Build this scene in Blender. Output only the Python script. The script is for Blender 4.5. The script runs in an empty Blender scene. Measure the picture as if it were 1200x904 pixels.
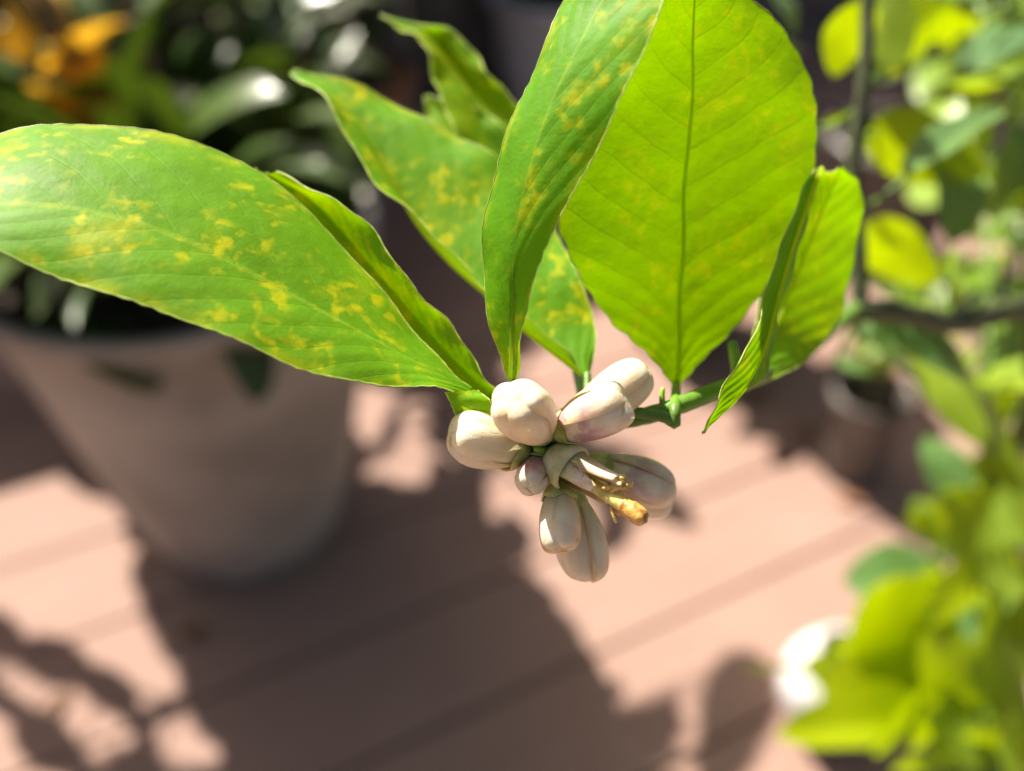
import bpy, math, random
import numpy as np
from mathutils import Vector, Matrix

rng = random.Random(7)
scene = bpy.context.scene
C = scene.collection

# ------------------------------------------------------------------ camera, sky, sun, exposure
CAM_H, PITCH, FPX = 0.85, math.radians(40), 1039.0
FWD = Vector((0, math.cos(PITCH), -math.sin(PITCH)))
UP = Vector((0, math.sin(PITCH), math.cos(PITCH)))
RIGHT = Vector((1, 0, 0))
CAM = Vector((0, 0, CAM_H))
cam_data = bpy.data.cameras.new('camera')
cam = bpy.data.objects.new('camera', cam_data)
C.objects.link(cam)
cam.location = CAM
cam.rotation_euler = (math.radians(90) - PITCH, 0, 0)
cam_data.sensor_width = 36
cam_data.lens = 36 * FPX / 1200
cam_data.clip_start = 0.01
cam_data.clip_end = 3000
cam_data.dof.use_dof = True
cam_data.dof.focus_distance = 0.160
cam_data.dof.aperture_fstop = 5.4
scene.camera = cam

SUN_EL = math.radians(47)
SUN_AZ = Vector((-0.64, 0.77, 0)).normalized()          # horizontal direction towards the sun
TO_SUN = Vector((SUN_AZ.x * math.cos(SUN_EL), SUN_AZ.y * math.cos(SUN_EL), math.sin(SUN_EL)))
world = bpy.data.worlds.new('World')
scene.world = world
world.use_nodes = True
wn = world.node_tree.nodes
sky = wn.new('ShaderNodeTexSky')
sky.sky_type = 'NISHITA'
sky.sun_disc = False
sky.sun_elevation = SUN_EL
sky.sun_rotation = math.atan2(SUN_AZ.x, SUN_AZ.y)
sky.air_density = 0.55
sky.dust_density = 4.0
sky.ozone_density = 0.4
wn['Background'].inputs['Strength'].default_value = 0.056
world.node_tree.links.new(sky.outputs['Color'], wn['Background'].inputs['Color'])
sun_data = bpy.data.lights.new('sun', 'SUN')
sun_data.energy = 5.0
sun_data.angle = math.radians(0.53)
sun_data.color = (1.0, 0.97, 0.94)
sun = bpy.data.objects.new('sun', sun_data)
C.objects.link(sun)
sun.rotation_euler = (-TO_SUN).to_track_quat('-Z', 'Y').to_euler()
sun.location = TO_SUN * 5
vs = scene.view_settings
vs.view_transform = 'Standard'
vs.look = 'None'
vs.gamma = 1
vs.exposure = 1.40
vs.use_curve_mapping = False
vs.use_white_balance = True
vs.white_balance_temperature = 7150
vs.white_balance_tint = 10
scene.render.engine = 'CYCLES'
scene.cycles.use_denoising = True
scene.cycles.max_bounces = 10
scene.cycles.transmission_bounces = 8
scene.cycles.diffuse_bounces = 5
scene.cycles.sample_clamp_indirect = 6


# ------------------------------------------------------------------ helpers
def P(x, y, d):
    """photo pixel + distance along the lens axis (m) -> world point"""
    return CAM + d * (FWD + RIGHT * ((x - 600) / FPX) + UP * ((452 - y) / FPX))


def G(x, y, z=0.0):
    v = FWD * FPX + RIGHT * (x - 600) + UP * (452 - y)
    return CAM + v * ((z - CAM_H) / v.z)


def pix(p):
    r = p - CAM
    d = r.dot(FWD)
    if d < 0.02:
        return (-9999, 9999, d)
    return (600 + r.dot(RIGHT) / d * FPX, 452 - r.dot(UP) / d * FPX, d)


def inpoly(x, y, poly):
    c = False
    j = len(poly) - 1
    for i in range(len(poly)):
        xi, yi = poly[i]
        xj, yj = poly[j]
        if (yi > y) != (yj > y) and x < (xj - xi) * (y - yi) / (yj - yi) + xi:
            c = not c
        j = i
    return c


def mesh(name, verts, faces, uvs=None, smooth=True):
    me = bpy.data.meshes.new(name)
    me.from_pydata([tuple(v) for v in verts], [], faces)
    if uvs is not None:
        uv = me.uv_layers.new(name='UVMap')
        li = np.zeros(len(me.loops), dtype=np.int32)
        me.loops.foreach_get('vertex_index', li)
        arr = np.asarray(uvs, dtype=np.float32)[li]
        uv.data.foreach_set('uv', arr.ravel())
    if smooth:
        me.polygons.foreach_set('use_smooth', [True] * len(me.polygons))
    me.update()
    return me


def link(name, data, mat=None, parent=None):
    o = bpy.data.objects.new(name, data)
    C.objects.link(o)
    if mat is not None and data is not None and not data.materials:
        data.materials.append(mat)
    if parent is not None:
        o.parent = parent
    return o


def empty(name, label, cat, loc=(0, 0, 0), group=None):
    o = bpy.data.objects.new(name, None)
    C.objects.link(o)
    o.empty_display_size = 0.05
    o.location = loc
    o['label'] = label
    o['category'] = cat
    if group:
        o['group'] = group
    return o


def wlink(name, data, mat, parent, mw=None):
    """child placed by world matrix; parents are unrotated, unscaled chains of translations or known matrices"""
    o = link(name, data, mat, parent)
    pm = WM.get(parent.name, Matrix.Translation(parent.location)) if parent else Matrix()
    m = mw if mw is not None else Matrix()
    o.matrix_parent_inverse = Matrix()
    o.matrix_basis = pm.inverted() @ m
    WM[o.name] = m
    return o


WM = {}


def crom(pts, n):
    """Catmull-Rom through pts (Vectors), n samples"""
    a = np.array([list(p) for p in pts], dtype=float)
    k = len(a)
    ext = np.vstack([2 * a[0] - a[1], a, 2 * a[-1] - a[-2]])
    out = []
    for i in range(n):
        s = i / (n - 1) * (k - 1)
        j = min(int(s), k - 2)
        t = s - j
        p0, p1, p2, p3 = ext[j], ext[j + 1], ext[j + 2], ext[j + 3]
        out.append(0.5 * ((2 * p1) + (-p0 + p2) * t + (2 * p0 - 5 * p1 + 4 * p2 - p3) * t * t + (-p0 + 3 * p1 - 3 * p2 + p3) * t ** 3))
    return np.array(out)


def tube_geo(path, radii, seg=8, cap=True):
    path = np.asarray(path, dtype=float)
    n = len(path)
    verts, faces, uvs = [], [], []
    tan = np.gradient(path, axis=0)
    tan /= np.linalg.norm(tan, axis=1)[:, None] + 1e-12
    ref = np.array([0.0, 0, 1]) if abs(tan[0][2]) < 0.9 else np.array([1.0, 0, 0])
    u = np.cross(tan[0], ref)
    u /= np.linalg.norm(u)
    for i in range(n):
        u = u - tan[i] * np.dot(u, tan[i])
        u /= np.linalg.norm(u) + 1e-12
        w = np.cross(tan[i], u)
        for k in range(seg):
            a = 2 * math.pi * k / seg
            verts.append(path[i] + radii[i] * (math.cos(a) * u + math.sin(a) * w))
            uvs.append((i / (n - 1), k / seg))
    for i in range(n - 1):
        for k in range(seg):
            k2 = (k + 1) % seg
            faces.append((i * seg + k, i * seg + k2, (i + 1) * seg + k2, (i + 1) * seg + k))
    if cap:
        for i, sgn in ((0, -1), (n - 1, 1)):
            verts.append(path[i] + tan[i] * radii[i] * 0.6 * sgn)
            uvs.append((i / (n - 1), 0))
            c = len(verts) - 1
            for k in range(seg):
                k2 = (k + 1) % seg
                faces.append((i * seg + k2, i * seg + k, c) if sgn < 0 else (i * seg + k, i * seg + k2, c))
    return verts, faces, uvs


def tube_mesh(name, pts, r0, r1=None, n=24, seg=8, bump=0.0, seed=1):
    r1 = r0 if r1 is None else r1
    path = crom(pts, n)
    rr = random.Random(seed)
    radii = [(r0 + (r1 - r0) * i / (n - 1)) * (1 + bump * rr.uniform(-1, 1)) for i in range(n)]
    return mesh(name, *tube_geo(path, radii, seg))


def joined(name, geos, smooth=True):
    V, F, U = [], [], []
    for v, f, u in geos:
        o = len(V)
        V += list(v)
        F += [tuple(i + o for i in ff) for ff in f]
        U += list(u)
    return mesh(name, V, F, U, smooth)


def lathe_mesh(name, prof, seg=64, wob=0.0):
    verts, faces, uvs = [], [], []
    n = len(prof)
    for i, (r, z) in enumerate(prof):
        for k in range(seg):
            a = 2 * math.pi * k / seg
            rr = r * (1 + wob * math.sin(3 * a + i))
            verts.append((rr * math.cos(a), rr * math.sin(a), z))
            uvs.append((k / seg, i / (n - 1)))
    for i in range(n - 1):
        for k in range(seg):
            k2 = (k + 1) % seg
            faces.append((i * seg + k, i * seg + k2, (i + 1) * seg + k2, (i + 1) * seg + k))
    return mesh(name, verts, faces, uvs)


def box_mesh(name, sx, sy, sz, bev=0.0):
    """box with its two long top edges rounded; origin at the centre of the top face"""
    b = bev
    prof = [(-sy / 2, -sz), (-sy / 2, -b), (-sy / 2 + b * .3, -b * .3), (-sy / 2 + b, 0), (sy / 2 - b, 0),
            (sy / 2 - b * .3, -b * .3), (sy / 2, -b), (sy / 2, -sz)]
    n = len(prof)
    verts = [(-sx / 2, y, z) for y, z in prof] + [(sx / 2, y, z) for y, z in prof]
    faces = [(i, i + n, (i + 1) % n + n, (i + 1) % n) for i in range(n)]
    faces.append(tuple(range(n)))
    faces.append(tuple(reversed(range(n, 2 * n))))
    return mesh(name, verts, faces, smooth=False)


# ------------------------------------------------------------------ materials
class NT:
    def __init__(self, name):
        self.m = bpy.data.materials.new(name)
        self.m.use_nodes = True
        self.t = self.m.node_tree
        self.t.nodes.clear()
        self.out = self.t.nodes.new('ShaderNodeOutputMaterial')

    def n(self, typ, **kw):
        nd = self.t.nodes.new('ShaderNode' + typ)
        for k, v in kw.items():
            setattr(nd, k, v)
        return nd

    def set(self, sock, v):
        if isinstance(v, bpy.types.NodeSocket):
            self.t.links.new(v, sock)
        else:
            if isinstance(v, tuple) and len(v) == 3 and sock.type == 'RGBA':
                v = (*v, 1)
            sock.default_value = v

    def math(self, op, a, b=0.0, c=0.0, clamp=False):
        nd = self.n('Math', operation=op, use_clamp=clamp)
        for i, v in enumerate((a, b, c)):
            self.set(nd.inputs[i], v)
        return nd.outputs[0]

    def mix(self, f, a, b, blend='MIX'):
        nd = self.n('Mix', data_type='RGBA', blend_type=blend)
        self.set(nd.inputs[0], f)
        self.set(nd.inputs[6], a)
        self.set(nd.inputs[7], b)
        return nd.outputs[2]

    def ramp(self, f, stops):
        nd = self.n('ValToRGB')
        e = nd.color_ramp.elements
        while len(e) < len(stops):
            e.new(0.5)
        for el, (p, c) in zip(e, stops):
            el.position = p
            el.color = (*c, 1) if len(c) == 3 else c
        self.set(nd.inputs[0], f)
        return nd.outputs[0]

    def smooth(self, v, lo, hi):
        nd = self.n('MapRange', interpolation_type='SMOOTHSTEP')
        self.set(nd.inputs[0], v)
        nd.inputs[1].default_value = lo
        nd.inputs[2].default_value = hi
        return nd.outputs[0]

    def noise(self, vec, scale, detail=3, rough=0.55, dim='3D'):
        nd = self.n('TexNoise', noise_dimensions=dim)
        if vec is not None:
            self.set(nd.inputs['Vector'], vec)
        nd.inputs['Scale'].default_value = scale
        nd.inputs['Detail'].default_value = detail
        nd.inputs['Roughness'].default_value = rough
        return nd.outputs[0]

    def bump(self, h, dist, strength=1.0):
        nd = self.n('Bump')
        nd.inputs['Strength'].default_value = strength
        nd.inputs['Distance'].default_value = dist
        self.set(nd.inputs['Height'], h)
        return nd.outputs[0]

    def principled(self, **kw):
        nd = self.n('BsdfPrincipled')
        for k, v in kw.items():
            self.set(nd.inputs[k], v)
        return nd

    def done(self, sh):
        self.t.links.new(sh, self.out.inputs['Surface'])
        return self.m


def leaf_material(name, top, under, trans, spot=(0.56, 0.55, 0.01), spot_amt=1.0, rough=0.42, veins=13.0,
                  trans_w=0.45, bumpd=0.00025, scale=1.0, coat=0.08, varied=0.0):
    t = NT(name)
    tc = t.n('TexCoord')
    oi = t.n('ObjectInfo')
    sep = t.n('SeparateXYZ')
    t.set(sep.inputs[0], tc.outputs['UV'])
    u, v = sep.outputs[0], sep.outputs[1]
    side = t.math('ABSOLUTE', t.math('MULTIPLY_ADD', v, 2.0, -1.0))          # 0 at the midrib, 1 at the margin
    pos = tc.outputs['Object']
    wob = t.noise(pos, 60 * scale, 2)
    # lateral veins, swept towards the tip
    ph = t.math('ADD', t.math('MULTIPLY_ADD', side, -0.22, u), t.math('MULTIPLY', wob, 0.035))
    ph = t.math('ADD', ph, t.math('MULTIPLY', t.math('GREATER_THAN', v, 0.5), 0.03))
    saw = t.math('ABSOLUTE', t.math('SUBTRACT', t.math('FRACT', t.math('MULTIPLY', ph, veins)), 0.5))
    vein = t.smooth(saw, 0.06, 0.0)
    rib = t.smooth(side, 0.040, 0.012)
    cells = t.n('TexVoronoi', feature='DISTANCE_TO_EDGE')
    t.set(cells.inputs['Vector'], pos)
    cells.inputs['Scale'].default_value = 900 * scale
    net = t.smooth(cells.outputs[0], 0.10, 0.0)
    # mottling: yellow patches of uneven size, some in drifts
    mp = t.n('Mapping')
    mp.inputs['Scale'].default_value = (1.0, 1.0, 1.0)
    t.set(mp.inputs[0], pos)
    rnd = t.n('Combine' + 'XYZ')
    t.set(rnd.inputs[0], t.math('MULTIPLY', oi.outputs['Random'], 7.0))
    t.set(mp.inputs['Location'], rnd.outputs[0])
    big = t.noise(mp.outputs[0], 70 * scale, 3)
    small = t.noise(mp.outputs[0], 340 * scale, 2, 0.45)
    spots = t.math('MULTIPLY', t.smooth(small, 0.48, 0.68), t.smooth(big, 0.43, 0.60))
    spots = t.math('MAXIMUM', spots, t.math('MULTIPLY', t.smooth(big, 0.54, 0.74), 0.6))
    edge = t.math('MULTIPLY', t.smooth(side, 0.80, 1.0), t.smooth(t.noise(mp.outputs[0], 120 * scale, 2), 0.45, 0.62))
    sp = t.math('MULTIPLY', t.math('MAXIMUM', spots, t.math('MULTIPLY', edge, 0.6)), spot_amt, clamp=True)
    tone = t.noise(mp.outputs[0], 95 * scale, 4, 0.6)
    fine = t.noise(pos, 1600 * scale, 2)
    topc = t.mix(t.smooth(tone, 0.3, 0.7), tuple(c * 0.86 for c in top), tuple(min(1, c * 1.14) for c in top))
    topc = t.mix(t.math('MULTIPLY', fine, 0.25), topc, tuple(min(1, c * 1.5) for c in top))
    topc = t.mix(t.math('MULTIPLY', vein, 0.09), topc, tuple(min(1, c * 1.7 + .02) for c in top))
    topc = t.mix(t.math('MULTIPLY', rib, 0.75), topc, (top[0] * 2.2 + .05, top[1] * 1.35 + .04, top[2] * 2 + .01))
    if varied:
        hsv = t.n('HueSaturation')
        t.set(hsv.inputs['Hue'], t.math('MULTIPLY_ADD', oi.outputs['Random'], -0.05 * varied, 0.5 + 0.02 * varied))
        t.set(hsv.inputs['Value'], t.math('MULTIPLY_ADD', oi.outputs['Random'], 0.7 * varied, 1 - 0.35 * varied))
        t.set(hsv.inputs['Color'], topc)
        topc = hsv.outputs[0]
    topc = t.mix(t.math('MULTIPLY', sp, 0.78), topc, spot)
    undc = t.mix(t.math('MULTIPLY', sp, 0.5), under, spot)
    undc = t.mix(t.math('MULTIPLY', vein, 0.15), undc, tuple(c * 0.75 for c in under))
    trc = t.mix(t.math('MULTIPLY', sp, 0.45), trans, (spot[0], spot[1] * 1.05, spot[2]))
    trc = t.mix(t.smooth(tone, 0.35, 0.7), t.mix(0.3, trc, tuple(c * .6 for c in trans)), trc)
    trc = t.mix(t.math('MULTIPLY', vein, 0.25), trc, tuple(c * 0.55 for c in trans))
    trc = t.mix(t.math('MULTIPLY', net, 0.18), trc, tuple(c * 0.6 for c in trans))
    back = t.n('NewGeometry').outputs['Backfacing']
    col = t.mix(back, topc, undc)
    puff = t.math('MULTIPLY_ADD', t.math('COSINE', t.math('MULTIPLY', saw, 6.283)), -0.5, 0.5)
    h = t.math('ADD', t.math('MULTIPLY', puff, 0.30), t.math('MULTIPLY', vein, -0.12))
    h = t.math('ADD', h, t.math('MULTIPLY', t.noise(pos, 300 * scale, 3), 0.9))
    h = t.math('ADD', h, t.math('MULTIPLY', fine, 0.15))
    nrm = t.bump(h, bumpd)
    pr = t.principled(**{'Base Color': col, 'Roughness': t.math('MULTIPLY_ADD', tone, 0.25, rough - 0.1), 'Normal': nrm,
                         'Specular IOR Level': 0.16, 'Coat Weight': t.math('MULTIPLY', t.math('SUBTRACT', 1.0, back), coat),
                         'Coat Roughness': 0.30})
    tr = t.n('BsdfTranslucent')
    t.set(tr.inputs['Color'], trc)
    t.set(tr.inputs['Normal'], nrm)
    mx = t.n('MixShader')
    mx.inputs[0].default_value = trans_w
    t.t.links.new(pr.outputs[0], mx.inputs[1])
    t.t.links.new(tr.outputs[0], mx.inputs[2])
    return t.done(mx.outputs[0])


def simple(name, col, rough=0.5, var=0.25, scale=30, bumpd=0.0, bscale=200, sss=0.0, spec=0.5, col2=None):
    t = NT(name)
    pos = t.n('TexCoord').outputs['Object']
    f = t.smooth(t.noise(pos, scale, 4), 0.3, 0.7)
    c2 = col2 or tuple(min(1, c * (1 + var)) for c in col)
    c = t.mix(f, tuple(c * (1 - var) for c in col), c2)
    kw = {'Base Color': c, 'Roughness': rough, 'Specular IOR Level': spec}
    if bumpd:
        kw['Normal'] = t.bump(t.noise(pos, bscale, 4), bumpd)
    if sss:
        kw['Subsurface Weight'] = sss
        kw['Subsurface Radius'] = (1.0, 0.8, 0.4)
        kw['Subsurface Scale'] = 0.0015
    return t.done(t.principled(**kw).outputs[0])


M = {}
M['lemon_leaf'] = leaf_material('lemon_leaf', (0.084, 0.272, 0.007), (0.13, 0.28, 0.012), (0.29, 0.57, 0.002), trans_w=0.44, rough=0.56, coat=0.03)
M['lemon_leaf_far'] = leaf_material('lemon_leaf_far', (0.115, 0.265, 0.025), (0.18, 0.30, 0.03), (0.52, 0.68, 0.004), spot_amt=0.7,
                                    trans_w=0.46, rough=0.34, varied=0.9, coat=0.35)
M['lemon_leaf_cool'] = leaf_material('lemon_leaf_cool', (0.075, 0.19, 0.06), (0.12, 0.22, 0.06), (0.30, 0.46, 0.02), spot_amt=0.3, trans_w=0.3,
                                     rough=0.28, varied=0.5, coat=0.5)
M['lemon_wing'] = leaf_material('lemon_wing', (0.098, 0.300, 0.010), (0.17, 0.30, 0.02), (0.43, 0.68, 0.003), trans_w=0.44, rough=0.4, veins=1.5, spot_amt=0.5)
M['dark_leaf'] = leaf_material('dark_leaf', (0.034, 0.078, 0.016), (0.05, 0.09, 0.025), (0.09, 0.16, 0.008), spot=(0.16, 0.13, 0.02),
                               spot_amt=0.5, trans_w=0.16, rough=0.26, scale=0.3, varied=0.8, coat=0.5)
M['yellow_leaf'] = leaf_material('yellow_leaf', (0.74, 0.42, 0.05), (0.62, 0.34, 0.05), (0.85, 0.46, 0.03), spot=(0.42, 0.18, 0.03),
                                 spot_amt=0.6, trans_w=0.4, rough=0.5, scale=0.3, varied=0.3)
M['dry_leaf'] = leaf_material('dry_leaf', (0.22, 0.11, 0.045), (0.2, 0.11, 0.05), (0.25, 0.10, 0.02), spot=(0.1, 0.05, 0.02),
                              spot_amt=0.7, trans_w=0.2, rough=0.6, scale=0.4, varied=0.6)
def rib_material():
    t = NT('midrib')
    pos = t.n('TexCoord').outputs['Object']
    c = t.mix(t.smooth(t.noise(pos, 150, 3), .3, .7), (0.24, 0.36, 0.03), (0.36, 0.46, 0.06))
    pr = t.principled(**{'Base Color': c, 'Roughness': 0.45, 'Specular IOR Level': 0.3})
    tr = t.n('BsdfTranslucent')
    tr.inputs[0].default_value = (0.80, 0.95, 0.06, 1)
    mx = t.n('MixShader')
    mx.inputs[0].default_value = 0.75
    t.t.links.new(pr.outputs[0], mx.inputs[1])
    t.t.links.new(tr.outputs[0], mx.inputs[2])
    return t.done(mx.outputs[0])


M['midrib'] = rib_material()
M['margin'] = simple('margin', (0.40, 0.50, 0.10), 0.4, 0.35, 260)
M['twig'] = simple('twig', (0.10, 0.21, 0.02), 0.45, 0.3, 160, 0.0002, 700, sss=0.25)
M['bark'] = simple('bark', (0.055, 0.070, 0.022), 0.6, 0.4, 90, 0.0006, 260)
M['cane'] = simple('cane', (0.10, 0.08, 0.05), 0.7, 0.4, 40, 0.001, 120)
M['soil'] = simple('soil', (0.035, 0.024, 0.017), 0.95, 0.5, 60, 0.006, 90)


def petal_material():
    t = NT('bud_petal')
    tc = t.n('TexCoord')
    oi = t.n('ObjectInfo')
    sep = t.n('SeparateXYZ')
    t.set(sep.inputs[0], tc.outputs['UV'])
    u, v = sep.outputs[0], sep.outputs[1]
    pos = tc.outputs['Object']
    n1 = t.noise(pos, 330, 4, 0.6)
    n2 = t.noise(pos, 210, 3, 0.6)
    st = t.n('Mapping')
    st.inputs['Scale'].default_value = (900, 900, 130)
    t.set(st.inputs[0], pos)
    streak = t.noise(st.outputs[0], 1, 3)
    c = t.mix(t.smooth(n1, 0.35, 0.7), (0.95, 0.84, 0.57), (0.96, 0.92, 0.75))
    c = t.mix(t.math('MULTIPLY', t.smooth(streak, 0.45, 0.7), 0.3), c, (0.72, 0.60, 0.42))
    # object colour: r is pink, g is green, raised to paint shade on shaded buds
    cs = t.n('SeparateColor')
    t.set(cs.inputs[0], oi.outputs['Color'])
    pk = t.math('MULTIPLY', t.smooth(n2, 0.36, 0.60), t.math('MULTIPLY', t.smooth(u, 1.0, 0.25), cs.outputs[0]))
    c = t.mix(pk, c, (0.52, 0.24, 0.36))
    c = t.mix(t.math('MULTIPLY', t.smooth(t.math('ADD', u, t.math('MULTIPLY', n1, 0.2)), 0.85, 0.15), cs.outputs[1]), c, (0.52, 0.58, 0.22))
    edge = t.math('ABSOLUTE', t.math('MULTIPLY_ADD', v, 2.0, -1.0))
    tan = t.math('MULTIPLY', t.smooth(edge, 0.72, 0.97), t.smooth(n1, 0.3, 0.62))
    c = t.mix(t.math('MULTIPLY', tan, 0.75), c, (0.62, 0.38, 0.12))
    tip = t.math('MULTIPLY', t.smooth(u, 0.62, 0.95), t.smooth(n2, 0.5, 0.66))
    c = t.mix(t.math('MULTIPLY', tip, cs.outputs[2]), c, (0.62, 0.36, 0.05))
    h = t.math('ADD', t.math('MULTIPLY', n1, 0.6), t.math('MULTIPLY', streak, 0.5))
    dots = t.n('TexVoronoi')
    t.set(dots.inputs['Vector'], pos)
    dots.inputs['Scale'].default_value = 1500
    h = t.math('ADD', h, t.math('MULTIPLY', t.smooth(dots.outputs[0], 0.0, 0.35), 0.22))
    nrm = t.bump(h, 0.00018)
    pr = t.principled(**{'Base Color': c, 'Roughness': 0.40, 'Specular IOR Level': 0.4, 'Normal': nrm,
                         'Coat Weight': 0.12, 'Coat Roughness': 0.25, 'Sheen Weight': 0.05})
    tr = t.n('BsdfTranslucent')
    t.set(tr.inputs[0], t.mix(0.8, c, (1.0, 0.82, 0.42)))
    t.set(tr.inputs['Normal'], nrm)
    mx = t.n('MixShader')
    mx.inputs[0].default_value = 0.28
    t.t.links.new(pr.outputs[0], mx.inputs[1])
    t.t.links.new(tr.outputs[0], mx.inputs[2])
    return t.done(mx.outputs[0])


M['petal'] = petal_material()
M['calyx'] = simple('calyx', (0.36, 0.42, 0.07), 0.4, 0.25, 300, 0.0001, 900, sss=0.5, col2=(0.56, 0.56, 0.20))
M['pedicel'] = simple('pedicel', (0.20, 0.36, 0.03), 0.42, 0.25, 300, 0.0001, 900, sss=0.5)
M['cup'] = simple('cup', (0.60, 0.60, 0.27), 0.38, 0.2, 250, 0.0001, 900, sss=0.6, col2=(0.76, 0.72, 0.42))
M['filament'] = simple('filament', (0.80, 0.76, 0.66), 0.35, 0.1, 300, 0.0001, 900, sss=0.5)
M['filament'] = M['petal']
M['anther'] = simple('anther', (0.72, 0.38, 0.08), 0.55, 0.25, 700, 0.0002, 1500, sss=0.3, col2=(0.88, 0.62, 0.22))
M['style'] = simple('style', (0.72, 0.62, 0.20), 0.4, 0.25, 400, 0.0001, 900, sss=0.5)
M['stigma'] = simple('stigma', (0.46, 0.16, 0.03), 0.35, 0.4, 500, 0.0003, 900, col2=(0.85, 0.50, 0.12))


def deck_material():
    t = NT('deck_paint')
    oi = t.n('ObjectInfo')
    pos = t.n('TexCoord').outputs['Object']
    add = t.n('VectorMath', operation='ADD')
    t.set(add.inputs[0], pos)
    cx = t.n('CombineXYZ')
    t.set(cx.inputs[0], t.math('MULTIPLY', oi.outputs['Random'], 20.0))
    t.set(cx.inputs[1], t.math('MULTIPLY', oi.outputs['Random'], 3.0))
    t.set(add.inputs[1], cx.outputs[0])
    mp = t.n('Mapping')
    mp.inputs['Scale'].default_value = (3, 60, 60)
    t.set(mp.inputs[0], add.outputs[0])
    grain = t.noise(mp.outputs[0], 1.6, 5, 0.6)
    blotch = t.noise(add.outputs[0], 9, 4, 0.6)
    speck = t.noise(add.outputs[0], 70, 3, 0.6)
    c = t.mix(t.smooth(grain, 0.3, 0.7), (0.270, 0.171, 0.136), (0.313, 0.205, 0.166))
    c = t.mix(t.math('MULTIPLY', t.smooth(blotch, 0.5, 0.75), 0.45), c, (0.34, 0.232, 0.19))
    c = t.mix(t.math('MULTIPLY', t.smooth(speck, 0.62, 0.75), 0.35), c, (0.22, 0.15, 0.11))
    c = t.mix(t.math('MULTIPLY_ADD', oi.outputs['Random'], 0.5, 0.0), c, (0.262, 0.165, 0.130))
    h = t.math('ADD', t.math('MULTIPLY', grain, 0.7), t.math('MULTIPLY', speck, 0.3))
    return t.done(t.principled(**{'Base Color': c, 'Roughness': 0.75, 'Specular IOR Level': 0.15, 'Normal': t.bump(h, 0.0012)}).outputs[0])


M['deck'] = deck_material()
M['ground'] = simple('ground', (0.09, 0.075, 0.05), 0.95, 0.4, 3, 0.01, 20)
M['fence'] = simple('fence', (0.105, 0.095, 0.090), 0.8, 0.3, 12, 0.002, 60)
M['pot_grey'] = simple('pot_grey', (0.275, 0.252, 0.222), 0.55, 0.25, 7, 0.0006, 120)
M['pot_white'] = simple('pot_white', (0.62, 0.61, 0.60), 0.3, 0.04, 12)
M['pot_black'] = simple('pot_black', (0.10, 0.085, 0.075), 0.38, 0.25, 20, 0.0004, 120)
M['pot_terracotta'] = simple('pot_terracotta', (0.40, 0.17, 0.08), 0.8, 0.25, 20, 0.001, 120)
M['pot_stone'] = simple('pot_stone', (0.66, 0.66, 0.70), 0.5, 0.15, 15, 0.001, 120)

# ------------------------------------------------------------------ deck, ground, fence
gm = mesh('ground', [(-400, -400, 0), (400, -400, 0), (400, 400, 0), (-400, 400, 0)], [(0, 1, 2, 3)], smooth=False)
ground = link('ground', gm, M['ground'])
ground.location.z = -0.35
ground['kind'] = 'structure'
ground['label'] = 'bare brown earth under and beyond the deck'
DA = math.radians(27)
DDIR = Vector((math.cos(DA), math.sin(DA), 0))
DNOR = Vector((-math.sin(DA), math.cos(DA), 0))
PITCH_B = 0.141
deck = empty('deck', 'salmon brown painted timber deck of long straight boards', 'deck')
deck['kind'] = 'structure'
board_me = box_mesh('deck_board', 6.4, PITCH_B - 0.0036, 0.03, 0.0025)
board_me.materials.append(M['deck'])
for k in range(-13, 21):
    n = 0.453 + (k + 0.5) * PITCH_B
    b = link('deck_board', board_me, None, deck)
    b.location = DNOR * n + DDIR * (0.35 + rng.uniform(-.05, .05)) + Vector((0, 0, rng.uniform(-.0006, .0006)))
    b.rotation_euler = (rng.uniform(-.002, .002), 0, DA)
joist_me = box_mesh('joist', 0.045, 34 * PITCH_B, 0.12, 0.002)
joist_me.materials.append(M['fence'])
for k in range(12):
    j = link('joist', joist_me, None, deck)
    j.location = DNOR * (0.453 + 4 * PITCH_B) + DDIR * (-2.6 + k * 0.54) + Vector((0, 0, -0.033))
    j.rotation_euler = (0, 0, DA)

FH = 0.86
fence = empty('fence', 'grey brown close boarded timber fence along the back of the deck', 'fence', DNOR * 1.80)
fb_me = box_mesh('fence_board', 0.02, 0.118, FH, 0.003)
fb_me.materials.append(M['fence'])
for k in range(40):
    s = -2.5 + k * 0.124
    b = link('fence_board', fb_me, None, fence)
    b.location = DDIR * s + DNOR * rng.uniform(-.002, .002) + Vector((0, 0, FH + rng.uniform(-.004, .004)))
    b.rotation_euler = (0, 0, DA + math.radians(90))
rail_me = box_mesh('rail', 5.1, 0.04, 0.07, 0.003)
rail_me.materials.append(M['fence'])
for z in (0.22, 0.74):
    r = link('rail', rail_me, None, fence)
    r.location = DDIR * 0.0 + DNOR * 0.034 + Vector((0, 0, z))
    r.rotation_euler = (0, 0, DA)
post_me = box_mesh('post', 0.08, 0.08, FH + 0.02, 0.004)
post_me.materials.append(M['fence'])
for k in range(4):
    r = link('post', post_me, None, fence)
    r.location = DDIR * (-2.4 + 1.6 * k) + DNOR * 0.096 + Vector((0, 0, FH + 0.02))
    r.rotation_euler = (0, 0, DA)


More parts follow.
